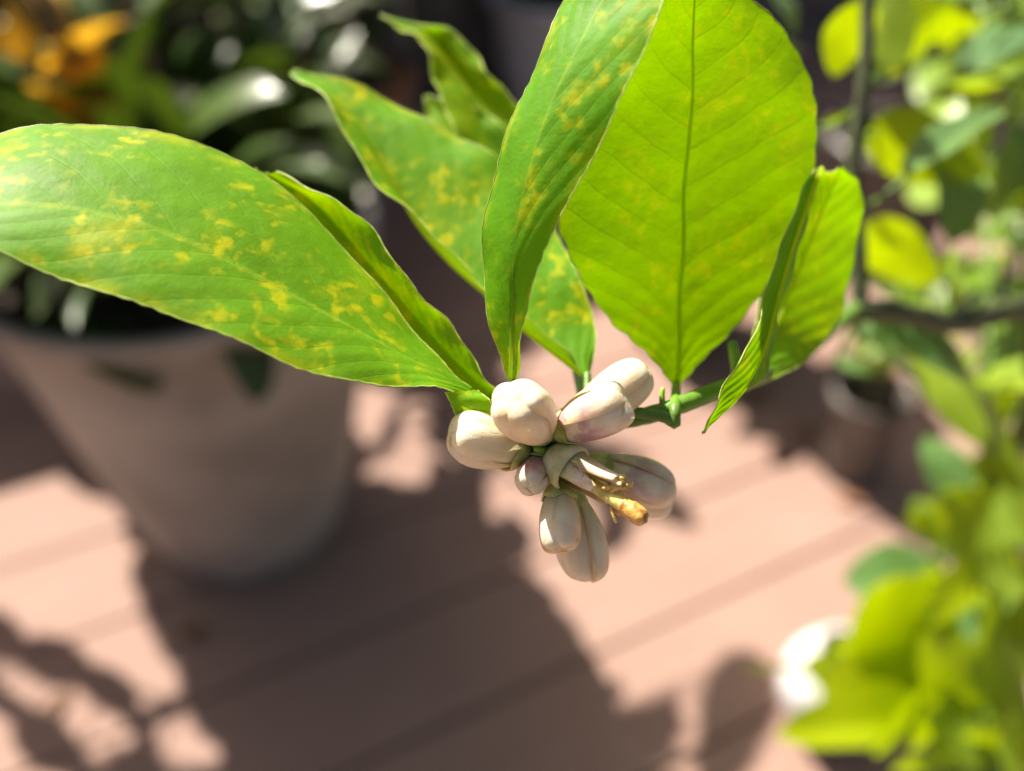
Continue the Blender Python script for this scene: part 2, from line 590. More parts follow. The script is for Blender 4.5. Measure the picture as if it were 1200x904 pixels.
# ------------------------------------------------------------------ leaves
def hero_leaf(name, stations, parent, mat, nu=64, nv=10, bulge=0.10, wave=0.0005, seed=1, rib_r=0.00055, teeth=46, tooth=0.00030,
              rib_side=-1, ends=True):
    """stations: (Lx,Ly,Ld, Mx,My,Md, Rx,Ry,Rd) from base to tip, pixels + axis distance"""
    rr = random.Random(seed)
    L = crom([P(*s[0:3]) for s in stations], nu)
    Mi = crom([P(*s[3:6]) for s in stations], nu)
    R = crom([P(*s[6:9]) for s in stations], nu)
    ph = [rr.uniform(0, 6.28) for _ in range(6)]
    tj = [rr.uniform(0.5, 1.3) for _ in range(nu * 3)]
    verts, uvs, faces = [], [], []
    NV = 2 * nv + 1
    edgeL, edgeR, rib, nrm_rib = [], [], [], []
    for i in range(nu):
        u = i / (nu - 1)
        tan = Mi[min(i + 1, nu - 1)] - Mi[max(i - 1, 0)]
        tan /= np.linalg.norm(tan) + 1e-12
        row = []
        for j in range(-nv, nv + 1):
            s = abs(j) / nv
            E = L[i] if j < 0 else R[i]
            d = E - Mi[i]
            w = np.linalg.norm(d) + 1e-9
            nn = np.cross(d if j > 0 else -d, tan) if j != 0 else np.cross(R[i] - L[i], tan)
            nn /= np.linalg.norm(nn) + 1e-12
            ss = s
            if s == 1:
                tp = abs(math.sin(u * teeth * math.pi + ph[4] + (1 if j < 0 else 0)))
                ss = 1 + (tp - 0.5) * tooth * tj[int(u * teeth)] / w
            p = Mi[i] + d * ss + nn * (bulge * w * s * (1 - s) * 1.6
                                       + wave * math.sin(u * 17 + 2.2 * s + ph[0] + (2 if j < 0 else 0)) * s
                                       + wave * 0.6 * math.sin(u * 39 + ph[1] + (1 if j < 0 else 0)) * s * s)
            row.append(p)
            verts.append(p)
            uvs.append((u, (j + nv) / (2 * nv)))
            if j == 0:
                rib.append(p)
                nrm_rib.append(nn)
        edgeL.append(row[0])
        edgeR.append(row[-1])
    for i in range(nu - 1):
        for j in range(NV - 1):
            a = i * NV + j
            faces.append((a, a + 1, a + NV + 1, a + NV))
    o0 = Vector(rib[0])
    me = mesh(name, [Vector(v) - o0 for v in verts], faces, uvs)
    T = Matrix.Translation(o0)
    leaf = wlink(name, me, mat, parent, T)
    rad = [rib_r * (1 - 0.82 * i / (nu - 1)) for i in range(nu)]
    path = [Vector(rib[i]) - o0 + Vector(nrm_rib[i]) * rib_side * rad[i] * 0.98 for i in range(nu)]
    mr = mesh('midrib', *tube_geo([list(p) for p in path], rad, 7))
    wlink('midrib', mr, M['midrib'], leaf, T)
    geos = []
    for E in (edgeL, edgeR):
        rad = [0.00007 + 0.00008 * abs(math.sin(i * 1.7)) * tj[i] for i in range(nu)]
        geos.append(tube_geo([list(Vector(p) - o0) for p in E], rad, 5))
    mg = joined('margin', geos)
    wlink('margin', mg, M['margin'], leaf, T)
    return leaf


def generic_leaf_mesh(name, length, width, arch, fold, seed, nu=14, nv=3, tipw=1.6, twist=0.0, wav=0.02):
    """leaf along +Y from the origin, upper face +Z"""
    rr = random.Random(seed)
    verts, uvs, faces = [], [], []
    NV = 2 * nv + 1
    y = z = 0.0
    ang = arch * 0.45
    ph = rr.uniform(0, 6)
    for i in range(nu):
        u = i / (nu - 1)
        if i:
            y += length / (nu - 1) * math.cos(ang)
            z += length / (nu - 1) * math.sin(ang)
            ang -= arch / (nu - 1)
        w = width * 0.5 * (math.sin(math.pi * min(1, u ** 0.8 + 0.01)) ** (1 / tipw) + (0.05 if i < 2 else 0.0))
        if i == nu - 1:
            w = width * 0.01
        tw = twist * u
        for j in range(-nv, nv + 1):
            s = j / nv
            x = w * s
            h = abs(s) * w * fold + wav * width * math.sin(u * 13 + ph + (1.5 if j < 0 else 0)) * abs(s)
            verts.append((x * math.cos(tw) - h * math.sin(tw) * 0, y, z + h + x * math.sin(tw)))
            uvs.append((u, (s + 1) / 2))
    for i in range(nu - 1):
        for j in range(NV - 1):
            a = i * NV + j
            faces.append((a, a + 1, a + NV + 1, a + NV))
    return mesh(name, verts, faces, uvs)


def leaf_matrix(base, tip, up_hint, wscale=1.0, length=1.0):
    y = (tip - base)
    ln = y.length
    y = y.normalized()
    z = up_hint - y * up_hint.dot(y)
    if z.length < 1e-5:
        z = Vector((0.3, 0.2, 1)) - y * Vector((0.3, 0.2, 1)).dot(y)
    z.normalize()
    x = y.cross(z)
    s = ln / length
    m = Matrix(((x.x * s * wscale, y.x * s, z.x * s, base.x), (x.y * s * wscale, y.y * s, z.y * s, base.y),
                (x.z * s * wscale, y.z * s, z.z * s, base.z), (0, 0, 0, 1)))
    return m


# ------------------------------------------------------------------ the lemon tree in the foreground
POT_W = Vector((0.322, 0.482, 0))
tree = empty('lemon_tree', 'young lemon tree with mottled leaves and a cluster of cream flower buds', 'tree', POT_W + Vector((0, 0, 0.10)))
tree.location = POT_W + Vector((0, 0, 0.10))
WM[tree.name] = Matrix.Translation(tree.location)
LM = M['lemon_leaf']

# big mottled leaf reaching left, upper face seen
hero_leaf('leaf', [
    (548, 462, .1625, 551, 458, .1640, 553, 452, .1655),
    (505, 456, .1575, 512, 437, .1620, 520, 424, .1665),
    (440, 451, .1530, 455, 407, .1600, 480, 384, .1690),
    (370, 435, .1490, 392, 373, .1580, 432, 326, .1715),
    (290, 404, .1465, 318, 334, .1560, 368, 252, .1730),
    (205, 372, .1450, 240, 292, .1540, 290, 192, .1730),
    (115, 340, .1440, 150, 259, .1520, 195, 161, .1715),
    (30, 307, .1435, 60, 242, .1505, 95, 146, .1690),
    (-45, 272, .1440, -25, 240, .1490, -5, 156, .1650),
    (-100, 243, .1455, -95, 240, .1475, -85, 205, .1580),
    (-135, 250, .1465, -135, 250, .1466, -134, 249, .1468)], tree, LM, nu=84, nv=12, bulge=0.10, seed=3)
# folded leaf behind it
hero_leaf('leaf', [
    (572, 472, .1715, 576, 466, .1725, 582, 460, .1700),
    (515, 436, .1740, 546, 438, .1750, 560, 426, .1700),
    (470, 402, .1765, 508, 398, .1775, 530, 387, .1695),
    (412, 345, .1785, 468, 352, .1795, 494, 344, .1695),
    (365, 290, .1800, 430, 308, .1810, 456, 297, .1700),
    (325, 248, .1815, 395, 267, .1825, 414, 250, .1715),
    (300, 218, .1830, 358, 230, .1840, 372, 222, .1740),
    (300, 198, .1840, 312, 203, .1850, 322, 204, .1800)], tree, LM, nu=56, nv=8, bulge=0.04, seed=5)
# tall twisted leaf in the middle, upper face seen
hero_leaf('leaf', [
    (596, 446, 0.1625, 600, 448, 0.1620, 606, 444, 0.1630),
    (588, 420, 0.1621, 601, 420, 0.1607, 612, 420, 0.1639),
    (574, 372, 0.1620, 600, 372, 0.1587, 612, 378, 0.1613),
    (565, 315, 0.1612, 601, 312, 0.1564, 629, 316, 0.1559),
    (566, 258, 0.1602, 609, 246, 0.1544, 660, 247, 0.1518),
    (585, 193, 0.1594, 625, 180, 0.1529, 699, 173, 0.1488),
    (611, 120, 0.1591, 647, 117, 0.1522, 735, 100, 0.1469),
    (636, 55, 0.1593, 676, 57, 0.1518, 762, 45, 0.1462),
    (662, -8, 0.1601, 705, 2, 0.1530, 780, -8, 0.1470),
    (694, -50, 0.1540, 735, -45, 0.1515, 786, -52, 0.1470),
    (735, -95, 0.1515, 765, -92, 0.1510, 792, -95, 0.1480),
    (790, -130, 0.1475, 791, -130, 0.1498, 792, -130, 0.1505)], tree, LM, nu=84, nv=10, bulge=0.08, seed=8)
# broad leaf on the right, underside seen with the sun coming through (L is on the image right: normal points away)
hero_leaf('leaf', [
    (796, 452, .1890, 792, 455, .1888, 787, 450, .1886),
    (826, 420, .1898, 795, 408, .1875, 758, 414, .1858),
    (868, 374, .1902, 795, 350, .1855, 716, 376, .1818),
    (905, 322, 0.1905, 800, 290, 0.1830, 682, 328, 0.1775),
    (934, 262, 0.1900, 800, 228, 0.1800, 656, 268, 0.1740),
    (952, 200, 0.1880, 806, 168, 0.1770, 652, 205, 0.1710),
    (956, 140, 0.1850, 811, 110, 0.1740, 672, 142, 0.1685),
    (943, 78, 0.1810, 811, 55, 0.1705, 710, 80, 0.1660),
    (912, 26, 0.1765, 813, 5, 0.1670, 752, 25, 0.1640),
    (868, -12, 0.1705, 816, -35, 0.1640, 788, -20, 0.1625),
    (822, -60, 0.1615, 818, -62, 0.1610, 814, -60, 0.1605)], tree, LM, nu=84, nv=12, bulge=-0.03, wave=0.0003, seed=11, tooth=0.00065, teeth=64, rib_r=0.0006)
# leaf between the two, running up to a pointed yellow tip; its near half folds up and shows the underside
hero_leaf('leaf', [
    (684, 436, .1800, 688, 440, .1810, 691, 434, .1815),
    (652, 405, .1800, 660, 420, .1835, 698, 392, .1850),
    (606, 364, .1800, 618, 388, .1875, 684, 340, .1890),
    (560, 325, .1810, 572, 346, .1910, 655, 280, .1940),
    (516, 286, .1830, 526, 306, .1945, 620, 228, .1985),
    (474, 245, .1860, 486, 258, .1980, 582, 186, .2025),
    (436, 203, .1900, 456, 203, .2010, 534, 160, .2055),
    (404, 155, .1950, 425, 150, .2040, 478, 128, .2080),
    (372, 110, .2010, 388, 110, .2060, 420, 100, .2100),
    (340, 85, .2080, 341, 84, .2085, 343, 83, .2090)], tree, LM, nu=64, nv=9, bulge=0.06, wave=0.0007, seed=13)
# curled leaf further up, underside turned to the viewer
hero_leaf('leaf', [
    (652, 250, .2150, 645, 255, .2170, 638, 250, .2160),
    (640, 205, .2160, 610, 210, .2220, 575, 215, .2160),
    (628, 160, .2180, 585, 165, .2270, 535, 165, .2180),
    (606, 125, .2200, 566, 128, .2300, 520, 120, .2210),
    (580, 92, .2220, 545, 92, .2320, 507, 82, .2240),
    (553, 62, .2250, 523, 60, .2330, 494, 52, .2270),
    (520, 33, .2290, 500, 35, .2340, 475, 33, .2300),
    (446, 17, .2340, 446, 18, .2345, 446, 21, .2340)], tree, LM, nu=48, nv=8, bulge=-0.08, wave=0.0008, seed=17)
# short leaf below the curled one
hero_leaf('leaf', [
    (640, 262, .2170, 630, 268, .2180, 622, 272, .2170),
    (632, 215, .2190, 600, 232, .2230, 572, 250, .2180),
    (604, 165, .2220, 566, 185, .2270, 535, 205, .2220),
    (560, 128, .2260, 530, 142, .2300, 505, 160, .2260),
    (500, 112, .2320, 498, 113, .2325, 497, 115, .2320)], tree, LM, nu=40, nv=7, bulge=-0.05, seed=19)
# oblong leaf on the right, underside seen
hero_leaf('leaf', [
    (876, 452, 0.1880, 872, 452, 0.1880, 868, 450, 0.1880),
    (915, 440, 0.1949, 884, 430, 0.1924, 878, 415, 0.1914),
    (955, 413, 0.2043, 905, 388, 0.1998, 888, 365, 0.1983),
    (982, 370, 0.2070, 928, 335, 0.2010, 902, 310, 0.1995),
    (1000, 312, 0.2050, 948, 285, 0.1985, 922, 262, 0.1970),
    (1009, 258, 0.2020, 966, 240, 0.1955, 944, 222, 0.1940),
    (1006, 214, 0.1975, 980, 208, 0.1930, 962, 202, 0.1915),
    (988, 198, 0.1905, 986, 197, 0.1900, 984, 197, 0.1895)], tree, LM, nu=56, nv=9, bulge=-0.04, seed=23, tooth=0.0006)
# narrow leaf seen nearly edge on between them, tip hanging down
hero_leaf('leaf', [
    (958, 196, 0.1900, 960, 198, 0.1905, 962, 196, 0.1915),
    (938, 226, 0.1835, 948, 232, 0.1850, 954, 236, 0.1880),
    (918, 280, 0.1735, 930, 284, 0.1760, 935, 286, 0.1815),
    (900, 340, 0.1695, 912, 344, 0.1725, 920, 345, 0.1800),
    (880, 396, 0.1670, 897, 402, 0.1700, 908, 398, 0.1785),
    (858, 440, 0.1655, 876, 448, 0.1680, 892, 440, 0.1755),
    (838, 477, 0.1645, 850, 480, 0.1665, 862, 474, 0.1705),
    (821, 507, 0.1640, 822, 507, 0.1643, 824, 506, 0.1650)], tree, LM, nu=48, nv=7, bulge=0.08, seed=29)

# petioles and the short winged base of the big leaf
for pts, r0, r1 in [
    ([P(648, 520, .166), P(610, 508, .166), P(575, 492, .1655), P(553, 460, .1645)], .0010, .0008),
    ([P(648, 518, .168), P(615, 492, .170), P(577, 464, .172)], .0009, .0008),
    ([P(646, 516, .168), P(618, 480, .165), P(600, 446, .1622)], .0010, .0007),
    ([P(790, 499, .1690), P(791, 482, .1690), P(792, 468, .1735), P(792, 450, .1885)], .00125, .0009),
    ([P(700, 500, .172), P(690, 465, .178), P(688, 438, .181)], .0010, .0008),
    ([P(690, 500, .176), P(665, 380, .205), P(645, 254, .217)], .0011, .0007),
    ([P(668, 392, .2035), P(650, 330, .212), P(630, 268, .218)], .0009, .0007),
    ([P(866, 451, .180), P(869, 452, .182), P(873, 450, .183)], .0010, .0008),
    ([P(870, 449, .184), P(872, 446, .177), P(876, 446, .1690)], .0010, .0007),
]:
    wlink('petiole', tube_mesh('petiole', pts, r0, r1, 18, 8, 0.04), M['twig'], tree)
hero_leaf('leaf_wing', [
    (552, 508, .1635, 560, 506, .1645, 570, 502, .1640),
    (537, 492, .1620, 556, 488, .1615, 577, 486, .1610),
    (529, 474, .1612, 550, 471, .1600, 574, 470, .1600),
    (522, 460, .1605, 545, 458, .1605, 560, 458, .1612)], tree, M['lemon_wing'], nu=24, nv=6, bulge=0.10, wave=0.0001, seed=31, teeth=6, tooth=0.0001)

NODE = P(1004, 362, .300)
TOPN = P(1235, 352, .350)
# flowering twig, branch, upright shoot and the trunk down to the pot
wlink('twig', tube_mesh('twig', [P(640, 524, .1665), P(668, 508, .1685), P(705, 497, .1710), P(748, 490, .1720), P(790, 477, .1720),
                                 P(832, 462, .1760), P(872, 448, .1850), P(930, 420, .215), P(975, 385, .265), NODE], .00125, .0024, 48, 10, .05), M['twig'], tree)
wlink('branch', tube_mesh('branch', [NODE - Vector((.004, 0, .001)), P(1050, 366, .305), P(1110, 378, .318), P(1170, 366, .333), TOPN], .0038, .0050, 32, 10, .06), M['bark'], tree)
wlink('shoot', tube_mesh('shoot', [P(1008, 366, .302), P(1006, 290, .300), P(1000, 200, .297), P(1012, 100, .292), P(1018, 0, .288), P(1010, -140, .28)], .0029, .0021, 36, 10, .06), M['bark'], tree)
wlink('trunk', tube_mesh('trunk', [POT_W + Vector((0, 0, .09)), POT_W + Vector((.01, -.02, .22)), POT_W + Vector((.0, -.07, .40)), TOPN + Vector((.03, .02, -.08)), TOPN,
                                   TOPN + Vector((-.01, -.01, .15)), TOPN + Vector((.02, -.02, .34))], .0085, .0040, 44, 12, .05), M['bark'], tree)
wlink('node_bud', tube_mesh('node_bud', [P(868, 455, .1835), P(864, 434, .1835), P(860, 412, .1835), P(858, 402, .1840)], .0014, .0010, 10, 8), M['pedicel'], tree)
wlink('node_bud', tube_mesh('node_bud', [P(779, 482, .1715), P(776, 468, .1712), P(777, 455, .1712)], .0008, .0004, 8, 7), M['pedicel'], tree)
wlink('bract', tube_mesh('bract', [P(700, 497, .1700), P(735, 484, .1695), P(775, 488, .1690), P(788, 494, .1690)], .0010, .0012, 12, 8), M['twig'], tree)

# ---- buds
def prof(t, k0=0.50, tm=0.60, p=2.3):
    if t < tm:
        s = t / tm
        return k0 + (1 - k0) * math.sin(s * math.pi / 2)
    s = (t - tm) / (1 - tm)
    return max(0.0, 1 - s ** p) ** (1 / p)


def petal_mesh(R, Lb, idx, seed, lobe=0.10, half=0.98, nu=24, nv=12, k0=0.5, tm=0.6, short=0.0):
    rr = random.Random(seed * 31 + idx)
    verts, uvs, faces = [], [], []
    a0 = idx * 2 * math.pi / 5 + rr.uniform(-.12, .12)
    spiral = 0.35
    hl = rr.uniform(0.955, 1.0)
    lb = lobe * rr.uniform(0.7, 1.9)
    fat = rr.uniform(0.96, 1.07)
    for i in range(nu):
        t = i / (nu - 1)
        tt = 1 - (1 - t) ** 1.9
        z = Lb * tt * (1 - short) * hl
        r = R * prof(tt, k0, tm)
        for j in range(nv):
            s = 2 * j / (nv - 1) - 1
            hw = half * (0.80 + 0.2 * math.sin(min(1, tt / .7) * math.pi / 2))
            a = a0 + s * hw + spiral * tt
            q = fat * r * (1.0 + 0.085 * s + lb * math.cos(s * math.pi / 2) * (0.35 + 0.65 * tt)) + R * 0.02
            zz = z + Lb * lb * 0.6 * math.cos(s * math.pi / 2) * tt ** 3 * (1 - max(0, (tt - .78) / .22) ** 2)
            q += R * 0.012 * math.sin(9 * tt + idx * 2 + 3 * s)
            verts.append((q * math.cos(a), q * math.sin(a), zz))
            uvs.append((tt, j / (nv - 1)))
    for i in range(nu - 1):
        for j in range(nv - 1):
            a = i * nv + j
            faces.append((a, a + 1, a + nv + 1, a + nv))
    return mesh('petal', verts, faces, uvs)


def calyx_mesh(R, Lb, k0=0.5):
    verts, faces, uvs = [], [], []
    rings = [(0.10, -.11), (0.30, -.10), (k0 * .86, -.05), (k0 * 1.28, .01), (k0 * 1.56, .08), (k0 * 1.74, .150)]
    seg = 30
    for i, (r, z) in enumerate(rings):
        for k in range(seg):
            a = 2 * math.pi * k / seg
            lob = (0.045 * abs(math.cos(a * 2.5)) ** 1.5 if i == len(rings) - 1 else 0.0) * 1.3 + (0.015 * abs(math.cos(a * 2.5)) if i == len(rings) - 2 else 0)
            verts.append((R * r * math.cos(a), R * r * math.sin(a), Lb * (z + lob)))
            uvs.append((i / 5, k / seg))
    for i in range(len(rings) - 1):
        for k in range(seg):
            k2 = (k + 1) % seg
            faces.append((i * seg + k, i * seg + k2, (i + 1) * seg + k2, (i + 1) * seg + k))
    faces.append(tuple(reversed(range(seg))))
    me = mesh('calyx', verts, faces, uvs)
    return me


HUB = P(646, 524, .1670)


def bud(base, tip, R, color, seed, lobe=0.10, k0=0.5, tm=0.6, npet=5, hub=HUB, ped=.0011, bend=None, petal_k=None):
    ax = tip - base
    Lb = ax.length
    q = ax.to_track_quat('Z', 'Y').to_matrix().to_4x4()
    T = Matrix.Translation(base) @ q @ Matrix.Rotation(seed * 1.3, 4, 'Z')
    core = lathe_mesh('flower_bud', [(0.0002, -0.02 * Lb)] + [(R * .955 * prof(t, k0, tm), Lb * t * .93) for t in [1 - (1 - i / 16) ** 1.9 for i in range(16)]] + [(R * .001, Lb * .93)], 28)
    b = wlink('flower_bud', core, M['petal'], tree, T)
    b.color = (*color, 1)
    for k in range(npet):
        pm = petal_mesh(R, Lb, k, seed, lobe, k0=k0, tm=tm)
        o = wlink('petal', pm, M['petal'], b, T)
        o.color = (*color, 1)
    c = wlink('calyx', calyx_mesh(R, Lb, k0), M['calyx'], b, T)
    sol = c.modifiers.new('thickness', 'SOLIDIFY')
    sol.thickness = 0.00030
    sol.offset = 0
    p0 = base - ax.normalized() * Lb * .09
    mid = (p0 + hub) * .5 + (bend if bend else Vector((0, 0, 0)))
    wlink('pedicel', tube_mesh('pedicel', [p0, mid, hub], ped * 1.15, ped, 10, 8), M['pedicel'], b)
    return b


PXM = .151 / FPX
bud(P(634, 505, .1640), P(601, 466, .1490), 31 * PXM, (.25, .15, .35), 2, lobe=.13)                    # pale round bud, lit
bud(P(612, 527, .1655), P(527, 507, .1600), 33 * PXM, (.15, .55, .25), 3, lobe=.09, k0=.55)             # left one
bud(P(655, 505, .1625), P(733, 470, .1540), 27.5 * PXM, (1.3, .25, .45), 5, lobe=.13)                   # pink tinged, lit
bud(P(670, 497, .1700), P(763, 430, .1690), 30 * PXM, (.2, .55, .35), 7, lobe=.07)                      # behind it
bud(P(632, 540, .1645), P(616, 573, .1585), 18.5 * PXM, (1.8, .35, .9), 11, lobe=.07, k0=.6)            # small pink one
bud(P(664, 574, .1685), P(692, 682, .1700), 31 * PXM, (.2, .75, .3), 13, lobe=.05, k0=.42)              # long hanging one
bud(P(655, 572, .1635), P(657, 648, .1590), 23 * PXM, (.35, .6, 1.0), 17, lobe=.12, k0=.55)             # orange tipped in front of it
bud(P(690, 545, .1710), P(792, 578, .1745), 30 * PXM, (1.0, .7, .3), 19, lobe=.06, k0=.45)              # right one
bud(P(700, 560, .1780), P(786, 596, .1815), 25 * PXM, (.2, .8, .2), 23, lobe=.05, k0=.45)               # half hidden under it
for (x, y, d, x2, y2, d2) in [(640, 530, .1640, 628, 526, .1600), (652, 536, .165, 658, 545, .1615), (636, 520, .163, 634, 512, .160),
                              (648, 514, .1630, 652, 506, .1600), (656, 524, .164, 664, 522, .1600)]:
    g = tube_mesh('bud_scale', [P(x, y, d), P((x + x2) / 2, (y + y2) / 2, (d + d2) / 2 - .0004), P(x2, y2, d2)], .0010, .0006, 8, 8)
    wlink('bud_scale', g, M['pedicel'], tree)
wlink('stalk_knot', tube_mesh('stalk_knot', [P(632, 526, .1665), P(646, 524, .1655), P(662, 520, .1675)], .0019, .0019, 10, 10, .15), M['pedicel'], tree)

# ---- the spent flower: cup, staminal tube split in strips, withered anthers, style with brown stigma
FB, FT = P(657, 541, .1625), P(742, 600, .1535)
ax = FT - FB
FL = ax.length
FQ = Matrix.Translation(FB) @ ax.to_track_quat('Z', 'Y').to_matrix().to_4x4()
cup = lathe_mesh('spent_flower', [(.0006, -.0030), (.0022, -.0027), (.0035, -.0014), (.0041, .0002), (.0044, .0018), (.0045, .0028), (.0042, .0032), (.0039, .0030), (.0037, .0016), (.0030, -.0004), (.0010, -.0014)], 40, 0.012)
fl = wlink('spent_flower', cup, M['cup'], tree, FQ)
wlink('pedicel', tube_mesh('pedicel', [FB - ax.normalized() * .0028, (FB + HUB) * .5 - FWD * .0006, HUB], .0014, .0012, 10, 8), M['pedicel'], fl)


def strip_mesh(a0, half, l0, l1, r0, r1, curl, seed, n=20, m=7):
    rr = random.Random(seed)
    verts, faces, uvs = [], [], []
    for i in range(n):
        t = i / (n - 1)
        z = l0 + (l1 - l0) * t
        r = r0 + (r1 - r0) * t + curl * t * t
        hw = half * (1 - 0.60 * t ** 2.4)
        for j in range(m):
            s = 2 * j / (m - 1) - 1
            a = a0 + s * hw
            q = r * (1 + 0.10 * (1 - s * s)) + .00008 * math.sin(8 * t + 5 * s + a0)
            verts.append((q * math.cos(a), q * math.sin(a), z + .0003 * math.sin(s * 7 + a0) * t))
            uvs.append((t, j / (m - 1)))
    for i in range(n - 1):
        for j in range(m - 1):
            a = i * m + j
            faces.append((a, a + 1, a + m + 1, a + m))
    return mesh('filament_strip', verts, faces, uvs)


inv = FQ.inverted()
up_l = (inv.to_3x3() @ UP)
ang_up = math.atan2(up_l.y, up_l.x)
cam_l = (inv.to_3x3() @ (-FWD))
ang_cam = math.atan2(cam_l.y, cam_l.x)
strips = [(ang_up + .05, .80, FL * .78, .0036, .0026, .0008, 1), (ang_cam + .15, .55, FL * .58, .0036, .0028, .0004, 2),
          (ang_cam - 1.05, .80, FL * .70, .0036, .0030, .0010, 3), (ang_up - 1.1, .45, FL * .62, .0034, .0024, .0, 4),
          (ang_cam + 2.6, .8, FL * .66, .0034, .0024, .0, 5), (ang_cam - 2.0, .8, FL * .7, .0034, .0026, .0, 6)]
for a0, half, l1, r0, r1, curl, sd in strips:
    o = wlink('filament_strip', strip_mesh(a0, half, .0004, l1, r0, r1, curl, sd), M['filament'], fl, FQ)
    sol = o.modifiers.new('thickness', 'SOLIDIFY')
    sol.thickness = 0.00014
    # withered ends: thin threads with crumpled anthers
    rr = random.Random(sd * 7)
    for q in range(2 if sd in (1, 3, 4) else 0):
        a = a0 + rr.uniform(-.3, .3)
        r = r1 + curl
        pts = [Vector((r * math.cos(a), r * math.sin(a), l1 - .0008))]
        for w in range(3):
            pts.append(pts[-1] + Vector((rr.uniform(-.0005, .0005), rr.uniform(-.0005, .0005), rr.uniform(.0003, .0008))))
        wlink('thread', tube_mesh('thread', [FQ @ p for p in pts], .00022, .00014, 8, 6), M['filament'], fl)
        an = []
        p0 = pts[-1]
        for w in range(2):
            d = Vector((rr.uniform(-1, 1), rr.uniform(-1, 1), rr.uniform(-.4, .9))).normalized() * .0011
            an.append(tube_geo(crom([FQ @ p0, FQ @ (p0 + d * .6 + Vector((0, 0, .0002))), FQ @ (p0 + d)], 8),
                               [.00015 + .00013 * math.sin(k * 1.9 + w) ** 2 for k in range(8)], 7))
        wlink('anther', joined('anther', an), M['anther'], fl)
wlink('thread', tube_mesh('thread', [P(671, 540, .1572), P(678, 544, .1562), P(682, 556, .1560), P(681, 564, .1562)], .00028, .00022, 14, 6), M['filament'], fl)
for pts in ([P(712, 574, .155), P(722, 566, .1545), P(732, 565, .1545), P(739, 570, .1545)],
            [P(716, 576, .1548), P(726, 572, .1542), P(736, 573, .1545)],
            [P(718, 592, .1560), P(722, 600, .1560), P(727, 604, .1555)],
            [P(716, 594, .1560), P(719, 605, .1558), P(722, 612, .1558)],
            [P(706, 572, .1552), P(718, 571, .1546), P(727, 568, .1544)]):
    wlink('anther', mesh('anther', *tube_geo(crom(pts, 12), [.00018 + .00018 * abs(math.sin(i * 1.3)) for i in range(12)], 8)), M['anther'], fl)
wlink('style', tube_mesh('style', [P(662, 546, .1615), P(690, 566, .1592), P(718, 583, .1560), P(736, 595, .1545)], .0009, .00155, 20, 10, .02), M['style'], fl)
sm = mesh('stigma', *tube_geo(crom([P(730, 591, .1548), P(737, 596, .1543), P(745, 602, .1537), P(753, 608, .1531), P(757, 611, .1528)], 14),
                              [.00140, .0015, .00158, .00165, .0017, .00173, .00174, .00173, .0017, .0016, .00148, .0013, .0010, .0005], 16))
wlink('stigma', sm, M['stigma'], fl)

# ---- other lemon leaves, out of focus: (base px, tip px, facing, width factor)
LEN = 1.0
lemon_far = [generic_leaf_mesh('leaf', 1.0, w, a, f, s, nu=16, nv=4) for w, a, f, s in
             ((.58, .5, .15, 1), (.66, .8, .10, 2), (.52, .3, .2, 3), (.62, 1.1, .15, 4))]
for m in lemon_far:
    m.materials.append(M['lemon_leaf_far'])


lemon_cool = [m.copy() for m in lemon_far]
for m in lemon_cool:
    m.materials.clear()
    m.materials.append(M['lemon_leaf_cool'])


def fleaf(bx, by, bd, tx, ty, td, face=(0, 0, -1), ws=1.0, kind=0, stalk=None):
    """face: (right, up, towards the far side) in camera axes, direction of the upper leaf face"""
    b, t = P(bx, by, bd), P(tx, ty, td)
    hint = RIGHT * face[0] + UP * face[1] * .62 + FWD * (face[2] if abs(face[2]) > .25 else math.copysign(.5, face[2] or 1))
    m = leaf_matrix(b, t, hint, ws)
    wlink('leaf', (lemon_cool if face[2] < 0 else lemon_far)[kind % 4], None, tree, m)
    if stalk:
        s = P(*stalk)
        wlink('petiole', tube_mesh('petiole', [s, (s + b) * .5 + Vector((0, 0, -.002)), b + (t - b) * .06], .0010, .0008, 8, 6), M['twig'], tree)


S1 = (1014, 60, .290)
fleaf(1020, 5, .300, 975, 92, .315, (-.3, .4, .9), 1.15, 1, (1017, 0, .289))
fleaf(1020, 70, .320, 1060, -30, .34, (.2, .5, .8), 1.0, 0, (1016, 90, .291))
fleaf(1030, 75, .34, 1122, 0, .36, (.1, .7, .7), .8, 2, (1016, 100, .292))
fleaf(1055, 70, .36, 1078, -20, .38, (-.3, .7, .7), .8, 3, (1016, 100, .292))
fleaf(1055, 60, .36, 1132, 20, .37, (-.2, .8, .5), .7, 1, (1016, 100, .292))
fleaf(1130, 85, .36, 1235, 30, .37, (-.2, .9, -.4), .85, 1, (1235, 90, .37))
fleaf(1020, 150, .330, 1160, 205, .34, (.1, .5, .9), .85, 0, (1004, 170, .297))
fleaf(1062, 206, .30, 1180, 128, .33, (-.2, .35, -.3), .45, 2, (1001, 250, .299))
fleaf(1110, 185, .35, 1112, 292, .34, (.3, .9, -.45), 1.15, 3, (1150, 180, .36))
fleaf(1190, 150, .37, 1160, 262, .38, (.3, .9, -.5), 1.1, 1, (1235, 160, .38))
fleaf(1012, 268, .36, 1100, 335, .38, (.0, .7, .7), .85, 0, (1005, 290, .3))
fleaf(1118, 290, .37, 1122, 365, .37, (-.5, .5, .7), .8, 2, (1112, 378, .318))
fleaf(1010, 330, .34, 1046, 350, .33, (.2, .9, -.3), 1.0, 1, (1006, 350, .301))
fleaf(960, 150, .31, 1012, 128, .30, (0, .8, .6), .4, 2, (1008, 126, .294))
fleaf(1005, 400, .33, 1030, 348, .33, (0, .9, -.3), .8, 2, (1010, 370, .302))
fleaf(1005, 392, .330, 1172, 545, .38, (.45, .85, -.05), .42, 3, (1006, 370, .301))
fleaf(1010, 395, .34, 1090, 470, .36, (.2, .9, -.5), .8, 0, (1006, 370, .301))
